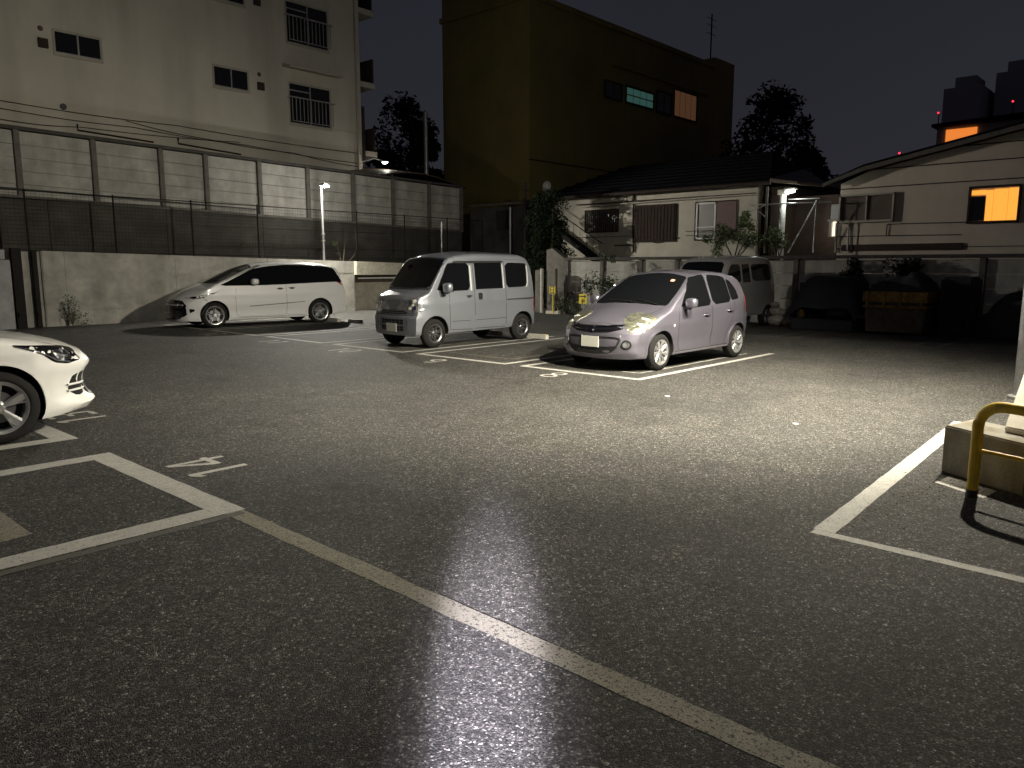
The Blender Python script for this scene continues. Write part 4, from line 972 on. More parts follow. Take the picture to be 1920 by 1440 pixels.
# ------------------------------------------------------------------ apartment block
root = empty('apartment_building', (10, 27, 0), 'tall cream apartment block with small sliding windows and barred windows at the upper left', 'building')
def window(root, x0, x1, z0, z1, y, rail=0, split=True, dark='winglass', bar=0):
    """window set in a facade that faces -Y: reveal, frame, two sliding panes"""
    f = put(MB().box(x0 - .05, x1 + .05, y - .05, y + .012, z0 - .09, z0 - .0).box(x0 - .05, x0, y - .03, y + .012, z0, z1).box(x1, x1 + .05, y - .03, y + .012, z0, z1).box(x0 - .05, x1 + .05, y - .04, y + .012, z1, z1 + .05), 'window_frame', M['apt_trim'], root)
    def child(mb, nm, m_, sm=None):
        return build(rel(mb, root), nm, m_, None, sm)
    xm = (x0 + x1) / 2
    for a, c_ in ((x0, xm), (xm, x1)) if split else ((x0, x1),):
        o = child(MB().box(a + .02, c_ - .02, y - .008, y + .008, z0 + .02, z1 - .02), 'pane', M[dark]); o.parent = f
    o = child(MB().box(xm - .022, xm + .022, y - .022, y + .006, z0, z1).box(x0, x1, y - .016, y + .004, z0, z0 + .035), 'mullion', M['grey_frame']); o.parent = f
    if bar:
        h_ = bar
        mb = MB().box(x0 - .12, x1 + .12, y - .22, y - .18, z0 + h_, z0 + h_ + .04).box(x0 - .02, x1 + .02, y - .21, y - .19, z0 + .05, z0 + .08)
        k = 11
        for i in range(k + 1): xx = x0 + (x1 - x0) * i / k; mb.box(xx - .011, xx + .011, y - .21, y - .19, z0 + .06, z0 + h_)
        mb.box(x0 - .1, x0 - .07, y - .2, y, z0 + h_, z0 + h_ + .03).box(x1 + .07, x1 + .1, y - .2, y, z0 + h_, z0 + h_ + .03)
        o = child(mb, 'railing', M['grey_frame']); o.parent = f
        o = child(MB().box(x0, xm, y - .03, y - .01, z1 - .28, z1 - .24), 'transom', M['grey_frame']); o.parent = f
    return f
put(MB().box(-12, 20.3, 27.0, 40, 0, 17), 'wall', M['apt'], root)
for fl in range(0, 3):
    dz = 2.95 * fl
    if fl < 2:
        window(root, 8.88, 10.2, 8.04 + dz, 8.68 + dz, 27.0); window(root, 13.95, 15.25, 7.90 + dz, 8.58 + dz, 27.0)
        for (vx, vz) in ((8.55, 8.24), (15.75, 8.16)):
            put(MB().box(vx - .14, vx + .14, 26.93, 27.0, vz - .14 + dz, vz + .14 + dz), 'vent_grille', M['brown'], root, None, .01)
            put(MB().lathe([(0, -.06), (.05, -.06), (.08, 0)], (vx - .03, 27.0, vz + .42 + dz), 'y', 12), 'vent_cap', M['maroon'], root, 40)
    if fl < 2: window(root, 16.95, 18.78, 7.02 + dz, 8.50 + dz, 27.0, bar=.92)
put(MB().prof([(26.45, 9.02), (27.0, 9.16), (27.0, 9.02), (26.5, 8.96)], 16.7, 19.1, 'x'), 'window_hood', M['apt_trim'], root)
put(MB().lathe([(0, -.05), (.09, -.05), (.10, 0)], (8.97, 27.0, 6.46), 'y', 16), 'vent_cap', M['trim'], root, 40)
put(MB().tube([(7.35, 26.95, 5.95), (7.35, 26.95, 5.80), (11.6, 26.95, 5.66)], .028, 6).v and MB().tube([(9.32, 26.95, 5.98), (9.32, 26.95, 5.80), (11.65, 26.95, 5.70)], .03, 6), 'pipe', M['brown'], root, 60)
put(MB().tube([(12.5, 26.95, 5.95), (12.5, 26.95, 5.75), (14.8, 26.95, 5.62)], .03, 6), 'pipe', M['brown'], root, 60)
def cable(pts, r=.012): 
    P_ = []
    for (a, c_) in zip(pts, pts[1:]):
        for t in range(8): q = t / 8; P_.append((a[0] + (c_[0] - a[0]) * q, 26.94, a[1] + (c_[1] - a[1]) * q - .05 * math.sin(math.pi * q)))
    P_.append((pts[-1][0], 26.94, pts[-1][1])); return MB().tube(P_, r, 5)
for pts in ([(2, 6.5), (7.3, 6.38), (12.5, 6.34), (20.2, 6.2)], [(2, 5.98), (7.2, 5.85), (9.4, 5.90), (14.8, 6.05)], [(2, 6.2), (7.3, 6.16), (11, 6.1), (15, 5.98), (20.2, 5.8)], [(10.8, 6.28), (13.5, 6.02), (17, 5.9), (20.2, 5.66)]):
    put(cable(pts), 'cable', M['brown'], root, 60)
put(MB().tube([(20.05, 26.93, 5), (20.05, 26.93, 17)], .045, 8), 'drain_pipe', M['apt_trim'], root, 60)
put(MB().box(17.3, 20.28, 26.985, 27.0, 7, 7.02), 'wall_seam', M['apt_trim'], root)
for z in (6.2, 9.0, 11.9, 14.9):
    put(MB().box(20.3, 21.35, 27.35, 34, z, z + .22), 'balcony_slab', M['apt'], root); put(MB().box(21.2, 21.3, 27.4, 34, z + .22, z + 1.2), 'balcony_railing', M['brown'], root)
put(MB().box(20.3, 20.7, 27.3, 27.5, 5.9, 8.2), 'meter_cabinet', M['brown'], root)
# lamp on a bracket at its corner
root = empty('bracket_lamp', (20.9, 26.5, 5.9), 'small lit round lamp by the corner of the cream apartment block, above the carport roof', 'lamp')
put(MB().tube([(20.3, 27.0, 5.9), (20.6, 26.6, 6.02), (20.9, 26.35, 5.92)], .025, 8), 'bracket', M['white_metal'], root, 60)
put(MB().lathe([(.0, .05), (.10, .03), (.14, -.03)], (20.92, 26.3, 5.9), 'z', 16), 'shade', M['white_metal'], root, 50)
o = put(MB().lathe([(0, -.10), (.07, -.085), (.12, -.03)], (20.92, 26.3, 5.9), 'z', 16), 'bulb', M['tube'], root, 60)
# carport
root = empty('carport', (22, 26, 0), 'low curved carport roof with rusty sheets behind the right end of the panel fence', 'carport')
for k in range(6):
    xa, xb = 19.6 + k * .78, 19.6 + (k + 1) * .78 - .02
    prof = lambda x: 5.12 + .45 * math.sin(math.pi * (x - 19.2) / 5.6) - .05 * (x - 19.6)
    put(MB().prism([(xa, 25.0), (xb, 25.0), (xb, 28.6), (xa, 28.6)], [prof(xa) - .1, prof(xb) - .1, prof(xb) + .45, prof(xa) + .45], [prof(xa) - .05, prof(xb) - .05, prof(xb) + .5, prof(xa) + .5]), 'roof_sheet', M['metalroof'], root)
for x in (19.7, 21.9, 24.1): put(MB().box(x - .05, x + .05, 25.05, 25.15, 1, 5.1), 'carport_post', M['dark_metal'], root)
put(MB().tube([(19.6, 24.97, 5.05), (24.3, 24.97, 4.98)], .05, 6), 'gutter', M['dark_metal'], root)
# shed and small things at the far corner
root = empty('shed', (25, 24, 0), 'low dark shed between the panel fence and the cream house', 'shed')
put(MB().box(24.2, 27, 21.5, 24.6, 0, 4.05), 'wall', M['dark_conc'], root)
put(MB().prism([(24.0, 21.3), (27.3, 21.3), (27.3, 24.8), (24.0, 24.8)], [4.1, 4.5, 4.5, 4.1], [4.2, 4.6, 4.6, 4.2]), 'roof', M['metalroof'], root)
put(MB().box(24.12, 24.2, 22.3, 22.9, 3.1, 3.9), 'window', M['winglass'], root)
put(MB().tube([(24.1, 22.1, 1.0), (24.1, 22.1, 4.0)], .04, 8), 'drain_pipe', M['steel'], root)

# ------------------------------------------------------------------ olive building
root = empty('olive_building', (35, 30, 0), 'large dark olive building with a long flat roofline rising behind the cream house', 'building')
put(MB().box(28.6, 46.4, 25, 31.0, 0, 13.9), 'wall', M['olive'], root)
put(MB().box(28.6, 29.3, 25.005, 31.0, 13.9, 17.5), 'roof_block', M['olive'], root)
put(MB().box(46.4, 49, 24.98, 31.2, 0, 14.6), 'stair_tower', M['olive'], root)
put(MB().box(28.5, 46.4, 24.9, 31.1, 13.9, 14.15), 'parapet', M['olive'], root)
put(MB().tube([(46.9, 25.6, 14.6), (46.9, 25.6, 17.4)], .05, 6), 'antenna_mast', M['dark_metal'], root)
for zz in (16.2, 16.7, 17.1): put(MB().tube([(46.3, 25.6, zz), (47.5, 25.6, zz)], .02, 4), 'antenna_bar', M['dark_metal'], root)
def win2(x0, x1, z0, z1, nx, nz, m_):
    f = put(MB().box(x0 - .08, x1 + .08, 24.93, 24.96, z0 - .1, z0).box(x0 - .08, x1 + .08, 24.93, 24.96, z1, z1 + .08).box(x0 - .08, x0, 24.93, 24.96, z0, z1).box(x1, x1 + .08, 24.93, 24.96, z0, z1), 'window_frame', M['brown'], root)
    for i in range(nx):
        for j in range(nz):
            a = x0 + (x1 - x0) * i / nx; c_ = x0 + (x1 - x0) * (i + 1) / nx; p = z0 + (z1 - z0) * j / nz; q = z0 + (z1 - z0) * (j + 1) / nz
            o = build(rel(MB().box(a + .05, c_ - .05, 24.955, 24.99, p + .04, q - .04), root), 'pane', m_); o.parent = f
win2(36.6, 39.3, 10.45, 11.25, 4, 2, M['tealwin']); win2(41.6, 44.2, 10.4, 11.9, 4, 1, M['dimwin'])
win2(34.6, 36.1, 10.45, 11.2, 2, 1, M['winglass']); win2(39.7, 41.2, 10.4, 11.5, 2, 2, M['winglass'])
put(MB().box(35.2, 45.5, 24.85, 24.98, 12.1, 12.2), 'sun_shade', M['olive'], root)
for z in (3.3, 6.6): put(MB().box(28.6, 46.4, 24.97, 25.0, z, z + .06), 'wall_seam', M['brown'], root)

# ------------------------------------------------------------------ cream house behind the back wall
root = empty('cream_house', (25, 16, 0), 'cream house with dark tiled roof and closed brown shutters behind the back wall', 'house')
put(MB().box(25, 31, 11.7, 20.5, 0, 4.3), 'wall', M['housewall'], root)
# roof
mb = MB(); a, b_, c_, d_ = (24.4, 11.0, 4.28), (24.4, 21.1, 4.28), (31.6, 21.1, 4.28), (31.6, 11.0, 4.28); r1, r2 = (28, 12.6, 5.75), (28, 18.9, 5.75)
mb.quad(a, r1, r2, b_); mb.quad(b_, r2, c_); mb.quad(c_, r2, r1, d_); mb.quad(d_, r1, a); mb.quad(a, b_, c_, d_)
rf = put(mb, 'roof', M['roof'], root)
rows = MB()
for i in range(9):
    t0 = i / 9; x_ = 24.4 + 3.6 * t0; z_ = 4.28 + 1.47 * t0 + .012; ya = 11.0 + 1.6 * t0; yb = 21.1 - 2.2 * t0
    rows.prism([(x_ - .03, ya), (x_ + .08, ya), (x_ + .08, yb), (x_ - .03, yb)], z_ - .02, z_ + .04)
o = build(rel(rows, root), 'tile_rows', M['roof']); o.parent = rf
put(MB().tube([(24.36, 11.0, 4.24), (24.36, 21.1, 4.24)], .06, 8), 'gutter', M['brown'], root, 60)
put(MB().tube([(24.85, 11.6, 3.96), (24.85, 18.9, 3.90)], .035, 8), 'pipe', M['apt_trim'], root, 60)
put(MB().box(24.8, 25, 11.7, 19.2, 3.97, 4.0), 'sash_track', M['brown'], root)
put(MB().tube([(24.93, 16.58, 4.2), (24.93, 16.58, 2.9), (24.93, 16.52, 2.1)], .035, 8), 'drain_pipe', M['brown'], root, 60)
put(MB().tube([(24.95, 16.3, 2.62), (24.95, 15.5, 2.42), (24.95, 14.6, 2.60)], .015, 5), 'cable', M['brown'], root)
put(MB().box(24.97, 25, 16.7, 20.4, 2.70, 2.72), 'wall_seam', M['brown'], root); put(MB().box(24.9, 25, 16.6, 17.4, 2.35, 2.39), 'shelf_bracket', M['brown'], root)
# louvred window
f = put(MB().box(24.93, 25, 17.30, 18.85, 2.88, 2.92).box(24.93, 25, 17.30, 18.85, 3.72, 3.76).box(24.93, 25, 17.28, 17.32, 2.88, 3.76).box(24.93, 25, 18.83, 18.87, 2.88, 3.76), 'window_frame', M['brown'], root)
o = build(rel(MB().box(24.97, 25.01, 17.32, 18.83, 2.92, 3.72), root), 'pane', M['frost']); o.parent = f
mb = MB()
for k in range(16): y_ = 17.36 + k * .094; mb.box(24.9, 24.93, y_, y_ + .02, 2.9, 3.74)
o = build(rel(mb, root), 'window_bars', M['brown']); o.parent = f
# shutter
f = put(MB().box(24.9, 25, 14.75, 16.48, 2.47, 3.82), 'closed_shutter', M['brown'], root, None, .01)
mb = MB()
for k in range(12): y_ = 14.8 + k * .14; mb.box(24.88, 24.9, y_, y_ + .11, 2.52, 3.78)
o = build(rel(mb, root), 'shutter_boards', M['brown']); o.parent = f
# sliding window with white screen frame and maroon shutter
f = put(MB().box(24.92, 25, 12.40, 13.98, 2.48, 2.53).box(24.92, 25, 12.40, 13.98, 3.78, 3.82).box(24.92, 25, 13.95, 13.99, 2.5, 3.8), 'window_frame', M['brown'], root)
o = build(rel(MB().box(24.93, 24.97, 12.42, 13.16, 2.54, 3.78), root), 'shutter', M['maroon']); o.parent = f
o = build(rel(MB().box(24.95, 24.97, 13.2, 13.92, 2.55, 3.76), root), 'pane', M['frost']); o.parent = f
o = build(rel(MB().box(24.9, 24.94, 13.17, 13.22, 2.52, 3.78).box(24.9, 24.94, 13.88, 13.93, 2.52, 3.78).box(24.9, 24.94, 13.17, 13.93, 2.52, 2.57).box(24.9, 24.94, 13.17, 13.93, 3.73, 3.78).box(24.9, 24.94, 13.17, 13.93, 2.92, 2.95), root), 'screen_frame', M['white_metal']); o.parent = f
put(MB().tube([(24.7, 11.9, 2.80), (24.7, 14.2, 2.80)], .012, 5).tube([(24.7, 11.9, 2.65), (24.7, 14.2, 2.65)], .012, 5), 'window_guard', M['brown'], root)
# entrance corner on the right: dark recess, eave, and downpipe
put(MB().box(25.3, 30, 10.9, 11.69, 0, 4.2), 'side_annex', M['brown'], root)
put(MB().prism([(24.3, 10.1), (27, 10.1), (27, 11.0), (24.3, 11.0)], [4.12, 4.2, 4.4, 4.25], [4.2, 4.3, 4.9, 4.36]), 'side_roof', M['metalroof'], root)
put(MB().tube([(24.85, 11.45, 4.1), (24.85, 11.55, 3.6), (24.85, 11.5, 2.0)], .04, 8), 'drain_pipe', M['brown'], root, 60)
# staircase and its shade at the left
root = empty('outside_stair', (24, 19.6, 0), 'steel staircase sloping down along the left end of the cream house', 'staircase')
put(MB().prof([(20.3, 3.35), (20.3, 3.15), (17.7, 1.6), (17.7, 1.8)], 24.3, 24.34, 'x'), 'stringer', M['dark_metal'], root)
put(MB().prof([(20.3, 3.35), (20.3, 3.15), (17.7, 1.6), (17.7, 1.8)], 24.7, 24.74, 'x'), 'stringer', M['dark_metal'], root)
for k in range(9): put(MB().box(24.34, 24.7, 20.2 - k * .28, 20.4 - k * .28, 3.22 - k * .167, 3.25 - k * .167), 'tread', M['dark_metal'], root)
put(MB().tube([(24.3, 20.3, 4.0), (24.3, 17.5, 2.42)], .02, 6), 'handrail', M['dark_metal'], root)
for k in range(9): put(MB().tube([(24.3, 20.2 - k * .32, 3.2 - k * .19), (24.3, 20.2 - k * .32, 3.95 - k * .18)], .01, 5), 'baluster', M['dark_metal'], root)
root = empty('satellite_dish', (24.2, 20.9, 4.6), 'round pale satellite dish at the left eave of the cream house', 'satellite dish')
put(MB().lathe([(0, .06), (.1, .05), (.18, .02), (.22, -.02)], (24.1, 20.12, 4.70), 'x', 20), 'dish', M['grey_frame'], root, 60)
put(MB().tube([(24.25, 20.12, 4.2), (24.2, 20.12, 4.7)], .02, 6), 'mast', M['steel'], root)
put(MB().tube([(24.1, 20.12, 4.58), (23.85, 20.12, 4.64)], .012, 5), 'feed_arm', M['steel'], root)

# pipes, porch lamp and drying frame between houses
root = empty('white_pillar', (24.75, 10.78, 0), 'pale round pillar beside the porch lamp, rising out of the shrub', 'pillar')
put(MB().tube([(24.75, 10.72, 0), (24.75, 10.72, 3.86)], .10, 14), 'shaft', M['white_metal'], root, 60)
put(MB().box(24.6, 24.9, 10.58, 10.86, 3.86, 4.02), 'cap', M['apt_trim'], root, None, .01)
root = empty('porch_lamp', (24.6, 10.4, 3.9), 'lit fluorescent lamp under the right eave of the cream house', 'lamp')
put(MB().box(24.55, 24.72, 10.25, 10.62, 4.0, 4.05), 'lamp_base', M['white_metal'], root)
put(MB().tube([(24.62, 10.3, 3.95), (24.60, 10.58, 3.92)], .045, 10), 'tube_lamp', M['tube'], root, 60)
root = empty('drying_frame', (24.2, 9.9, 0), 'galvanised pipe frame spanning the gap between the two houses', 'frame')
for nm, pth, r_ in (('upright', [(24.2, 11.0, 2.0), (24.2, 11.02, 4.1)], .045), ('crossbar', [(24.3, 11.6, 3.56), (24.3, 9.0, 3.52)], .022), ('crossbar', [(24.9, 10.6, 3.72), (24.9, 9.6, 3.70)], .018), ('brace', [(24.2, 9.44, 3.5), (24.25, 10.25, 2.0)], .022), ('upright', [(24.25, 9.44, 3.6), (24.25, 9.46, 2.0)], .018), ('brace', [(24.25, 11.5, 3.5), (24.25, 11.0, 3.1)], .014), ('brace', [(24.3, 11.6, 3.35), (24.3, 11.05, 3.55)], .014)):
    put(MB().tube(pth, r_, 8), nm, M['steel'] if nm != 'upright' or r_ < .04 else M['post'], root, 60)
root = empty('alley_house', (28, 9.9, 0), 'dark back of a house in the gap, with a small lit barred window', 'house')
put(MB().box(26.2, 30, 9.0, 10.9, 0, 3.9), 'wall', M['brown'], root)
f = put(MB().box(25.0, 25.2, 9.22, 9.30, 2.5, 3.0).box(25.0, 25.2, 9.02, 9.06, 2.5, 3.0).box(24.98, 25.2, 8.98, 9.34, 2.98, 3.03), 'window_box', M['grey_frame'], root)
for y_ in (9.06, 9.15): 
    o = build(rel(MB().box(25.12, 25.14, y_, y_ + .07, 2.52, 2.96), root), 'lit_pane', M['alleywin']); o.parent = f
put(MB().box(25.05, 25.25, 9.02, 9.28, 3.04, 3.5), 'meter_box', M['steel'], root, None, .01)

# ------------------------------------------------------------------ right house
root = empty('beige_house', (28, 5, 0), 'beige house at right with a rising gable, one grey window and one window glowing orange', 'house')
gp = [(9.0, 0), (9.0, 4.10), (8.2, 4.42), (-2.0, 6.4), (-2.0, 0)]
put(MB().prof(gp, 25, 33, 'x'), 'wall', M['house2wall'], root)
put(MB().prof([(9.35, 4.06), (9.30, 4.16), (8.2, 4.58), (-2.2, 6.6), (-2.2, 6.46), (8.2, 4.44)], 24.5, 33, 'x'), 'roof', M['roof'], root)
put(MB().prof([(9.36, 4.0), (9.36, 4.10), (8.2, 4.50), (-2.2, 6.50), (-2.2, 6.38), (8.2, 4.38)], 24.42, 24.5, 'x'), 'bargeboard', M['post'], root)
for k, z in enumerate((3.92, 3.55 + .9, 4.9)):
    ymax = 9.0 if k == 0 else (8.1 if k == 1 else 6.0)
    put(MB().box(24.975, 25, -2, ymax, z, z + .03), 'siding_seam', M['brown'], root)
for z in (1.0, 2.12): put(MB().box(24.98, 25, -2, 9.0, z, z + .02), 'siding_seam', M['brown'], root)
put(MB().box(24.93, 25, 5.5, 8.85, 2.05, 2.24), 'awning_shade', M['brown'], root)
for z, a, c_ in ((2.47, 5.55, 9.0), (2.80, 4.2, 7.55)): put(MB().tube([(24.97, a, z), (24.97, c_, z + .03)], .014, 6), 'pipe', M['rail'], root, 60)
put(MB().tube([(24.95, 7.55, 2.83), (24.95, 7.56, 2.48)], .014, 6), 'pipe', M['brown'], root, 60)
for y_ in (8.65, 9.02): put(MB().tube([(24.94, y_, 2.0), (24.94, y_ + .02, 2.92 if y_ != 5.45 else 3.9)], .03, 6), 'drain_pipe', M['apt_trim'], root, 60)
f = put(MB().box(24.85, 25, 7.40, 8.98, 2.90, 2.97).box(24.85, 25, 7.40, 8.98, 3.70, 3.76).box(24.85, 25, 7.38, 7.43, 2.9, 3.76).box(24.85, 25, 8.93, 8.98, 2.9, 3.76).box(24.88, 25, 8.15, 8.19, 2.95, 3.7), 'window_frame', M['apt_trim'], root)
for a in (7.44, 8.20):
    o = build(rel(MB().box(24.95, 24.98, a, a + .70, 2.98, 3.69), root), 'pane', mat('dim_curtained_pane', (.13, .10, .085), .3, 0, .2, 5)); o.parent = f
f = put(MB().box(24.9, 25, 4.22, 5.45, 2.76, 2.82).box(24.9, 25, 4.22, 5.45, 3.72, 3.78).box(24.9, 25, 4.2, 4.25, 2.76, 3.78).box(24.9, 25, 5.4, 5.45, 2.76, 3.78), 'window_frame', M['brown'], root)
for a, c_, z0, z1, m_, nm in ((4.27, 4.49, 2.83, 3.69, 'warmwin', 'lit_curtain'), (4.505, 4.84, 2.83, 3.68, 'warmwin', 'lit_curtain'), (4.855, 5.02, 2.83, 3.66, 'warmwin', 'lit_curtain'), (5.03, 5.38, 2.84, 3.50, 'winglass', 'dark_pane'), (5.03, 5.38, 3.54, 3.67, 'warmwin', 'lit_transom')):
    o = build(rel(MB().box(24.95, 24.98, a, c_, z0, z1), root), nm, M[m_]); o.parent = f
# farther things over its roof
root = empty('upper_house', (60, 13, 0), 'far dark house over the beige roof with one slanted strip of orange light', 'house')
put(MB().box(60, 68, 8, 15.3, 0, 10.9), 'wall', M['far_wall'], root); put(MB().prism([(59.4, 7.5), (68.5, 7.5), (68.5, 15.6), (59.4, 15.6)], 10.9, [11.3, 11.5, 11.5, 11.1]), 'roof', M['roof'], root)
put(MB().box(59.9, 60, 12.95, 14.8, 9.5, 10.7), 'lit_window', M['warmwin2'], root)
for (x, y0, y1, h_, lab) in ((95, 20.4, 24.0, 20.3, 'dim far tower block, left one over the beige house roof'), (98, 15.0, 19.8, 21.8, 'dim far tower block, right one over the beige house roof')):
    root = empty('tower_block', (x, (y0 + y1) / 2, 0), lab, 'tower block', group='far tower blocks')
    put(MB().box(x, x + 8, y0, y1, 0, h_), 'wall', M['far_wall'], root); put(MB().box(x + 1, x + 5, y0 + .8, y1 - .8, h_, h_ + 1.2), 'roof_housing', M['far_wall'], root)
for loc, lab, in (((58, 17.1, 9.2), 'red beacon low over the roof edge, leftmost of three'), ((92, 23.6, 17.4), 'red beacon by the left far tower block'), ((90, 16.6, 17.3), 'red beacon on the right far tower block at the right edge')):
    root = empty('red_beacon', loc, lab, 'beacon', group='red beacons')
    r_ = .07 if loc[0] < 60 else .10
    put(MB().lathe([(0, r_), (r_ * .7, r_ * .7), (r_, 0), (r_ * .7, -r_ * .7), (0, -r_)], loc, 'z', 10), 'lens', M['redlamp'], root, 60)
    put(MB().tube([(loc[0] + .3, loc[1], 0), (loc[0] + .3, loc[1], loc[2])], .05, 6), 'mast', M['dark_metal'], root)

# ------------------------------------------------------------------ back wall of stacked panels
root = empty('back_wall', (21, 9, 0), 'low wall of stacked concrete panels with dark coping along the back of the lot', 'wall')
py = [-3.4, -1.5, .4, 2.3, 4.15, 5.6, 7.1, 8.6, 10.1, 11.7, 12.3, 13.6, 15.1, 16.55]
for y_ in py: put(MB().box(20.9, 21.1, y_ - .07, y_ + .07, 0, 1.78), 'wall_post', M['post'], root, None, .012)
for a, c_ in zip(py, py[1:]):
    for i in range(5):
        of = random.uniform(0, .01)
        put(MB().box(20.98 - of, 21.04, a + .075, c_ - .075, i * .352, i * .352 + .34), 'wall_panel', M['panel'], root)
put(MB().box(20.86, 21.14, -3.5, 16.65, 1.78, 1.87), 'coping', M['rail'], root)
root = empty('corner_slab', (21.5, 17, 0), 'rough grey slab leaning in the corner right of the dark bush', 'slab')
put(MB().prof([(16.75, 0), (17.7, 0), (17.7, 2.15), (17.45, 2.2), (16.75, 1.75)], 21.2, 21.45, 'x'), 'slab', M['post'], root)

# bollards, stops, signs
def wheel_stop(x, y, lab, ln=.55):
    root = empty('wheel_stop', (x, y, 0), lab, 'wheel stop', group='concrete wheel stops')
    put(MB().prof([(x - .07, 0), (x - .05, .10), (x + .05, .10), (x + .07, 0)], y - ln / 2, y + ln / 2, 'y'), 'block', M['kerb'], root, None, .01)
    put(MB().box(x - .02, x + .02, y - ln / 2 + .06, y - ln / 2 + .12, .095, .105), 'reflector', M['sign'], root)
    return root
for x, y, lab in ((13.05, 17.9, 'wheel stop just behind the white people carrier, right one'), (12.95, 18.8, 'wheel stop just behind the white people carrier, left one'), (12.95, 11.05, 'wheel stop behind the rear wheel of the silver van'), (12.95, 12.45, 'wheel stop behind the far rear wheel of the silver van'), (20.0, 16.4, 'wheel stop beside the grey concrete post in the corner'), (20.1, 14.6, 'wheel stop behind the purple hatchback near the yellow arrow sign')):
    wheel_stop(x, y, lab)
def sign(x, y, z, lab, glyph):
    sz = .15 if glyph == 'arrow' else .12
    root = empty('yellow_sign', (x, y, 0), lab, 'sign', group='yellow bay signs on posts')
    put(MB().tube([(x + .03, y, 0), (x + .03, y, z + .1)], .022, 8), 'sign_post', M['sign'] if glyph == 'box' else M['steel'], root, 60)
    b_ = put(MB().box(x - .01, x + .005, y - sz, y + sz, z - sz, z + sz), 'sign_board', M['sign'], root)
    mb = MB(); X = x - .018
    def st(y0, y1, z0, z1): mb.box(X, X + .006, y + min(y0, y1), y + max(y0, y1), z + z0, z + z1)
    if glyph == 'box':      # rectangle with a bar across
        st(-.08, .08, .09, .115); st(-.08, .08, -.11, -.085); st(-.08, .08, -.01, .015); st(-.08, -.055, -.11, .115); st(.055, .08, -.11, .115)
    else:
        st(-.07, .13, .06, .09); mb.prof([(y - .13, z + .075), (y - .06, z + .13), (y - .06, z + .02)], X, X + .006, 'x')
        st(.01, .04, -.14, -.02); st(-.07, .04, -.045, -.02); st(-.07, .04, -.095, -.07) ; st(-.07, -.045, -.09, -.02)
    o = build(rel(mb, root), 'sign_glyph', M['ink']); o.parent = b_
sign(19.9, 16.35, .80, 'small yellow sign on a yellow post, just right of the silver van', 'box')
sign(19.6, 14.85, .56, 'yellow sign with a black arrow showing above the bonnet of the purple hatchback', 'arrow')
root = empty('concrete_post', (20.4, 17.6, 0), 'pair of grey concrete slabs upright in the corner behind the silver van', 'post')
put(MB().box(20.4, 20.5, 17.25, 17.55, 0, 1.45), 'slab', M['post'], root, None, .01); put(MB().box(20.38, 20.5, 16.62, 17.05, 0, 1.5), 'slab', M['post'], root, None, .01); put(MB().tube([(20.3, 17.15, 0), (20.3, 17.15, 1.5)], .06, 8), 'pipe', M['kerb'], root, 60)
root = empty('bollard', (20.4, 8.15, 0), 'short black bollard with yellow foot at the back wall between grey van and covered heap', 'bollard')
put(MB().box(20.36, 20.44, 8.06, 8.24, .72, 1.16), 'head', M['trim'], root, None, .01); put(MB().box(20.37, 20.43, 8.1, 8.2, 0, .72), 'foot', M['yellow'], root)
root = empty('sack_pile', (20.2, 8.75, 0), 'pale crumpled sacks piled right of the grey van', 'sack')
rnd = random.Random(5)
for k, (dx, dy, dz, r_) in enumerate(((0, 0, .14, .26), (.1, .3, .13, .24), (0, -.28, .12, .22), (.05, .08, .38, .2), (.05, -.12, .34, .17), (.02, .1, .56, .13))):
    mb = MB(); N, K = 8, 12
    for a in range(N + 1):
        t = math.pi * a / N
        for q in range(K):
            u = 2 * math.pi * q / K; rr = r_ * (1 + rnd.uniform(-.12, .12))
            mb.v.append((20.2 + dx + rr * math.sin(t) * math.cos(u), 8.75 + dy + rr * 1.1 * math.sin(t) * math.sin(u), dz + rr * .62 * math.cos(t)))
    for a in range(N):
        for q in range(K): t = (q + 1) % K; mb.f.append((a * K + q, a * K + t, a * K + K + t, a * K + K + q))
    put(mb, 'sack', M['bag'], root, 50)

# skip
root = empty('skip_container', (19.3, 5.5, 0), 'low brown skip with rusty yellow upper band under a dark tarp at the back wall', 'skip')
put(MB().prof([(4.92, .05), (6.15, .05), (6.2, .62), (4.87, .62)], 19.25, 20.6, 'x'), 'lower_body', M['skip_low'], root, None, .012)
put(MB().box(19.18, 20.68, 4.84, 6.23, .62, .68), 'rim_rail', M['skip_rust'], root, None, .01)
put(MB().box(19.24, 20.62, 4.9, 6.17, .68, .76), 'recess_band', M['rail'], root)
put(MB().box(19.17, 20.69, 4.83, 6.24, .76, 1.0), 'yellow_band', M['skip_rust'], root, None, .012)
for y_ in (4.95, 5.4, 5.75, 6.12): put(MB().box(19.13, 19.17, y_ - .03, y_ + .03, .64, 1.0), 'band_rib', M['skip_rust'], root, None, .005)
mb = MB(); N = 14
def tz(i, j): 
    e = min(i, N - i, j, N - j) / 4; return 1.0 + .33 * min(1, e) ** .6 + .03 * math.sin(i * 1.7 + j) + (.1 if j < 6 else 0) * min(1, e)
for i in range(N + 1):
    for j in range(N + 1): mb.v.append((19.22 + 1.4 * i / N, 4.88 + 1.3 * j / N, tz(i, j)))
for i in range(N):
    for j in range(N): k = i * (N + 1) + j; mb.f.append((k, k + 1, k + N + 2, k + N + 1))
put(mb, 'tarp', M['tarp'], root, 50)
root = empty('covered_machine', (19.8, 7.2, 0), 'dark tarp-covered heap between the grey van and the skip at the back wall', 'machine')
mb = MB(); N = 12
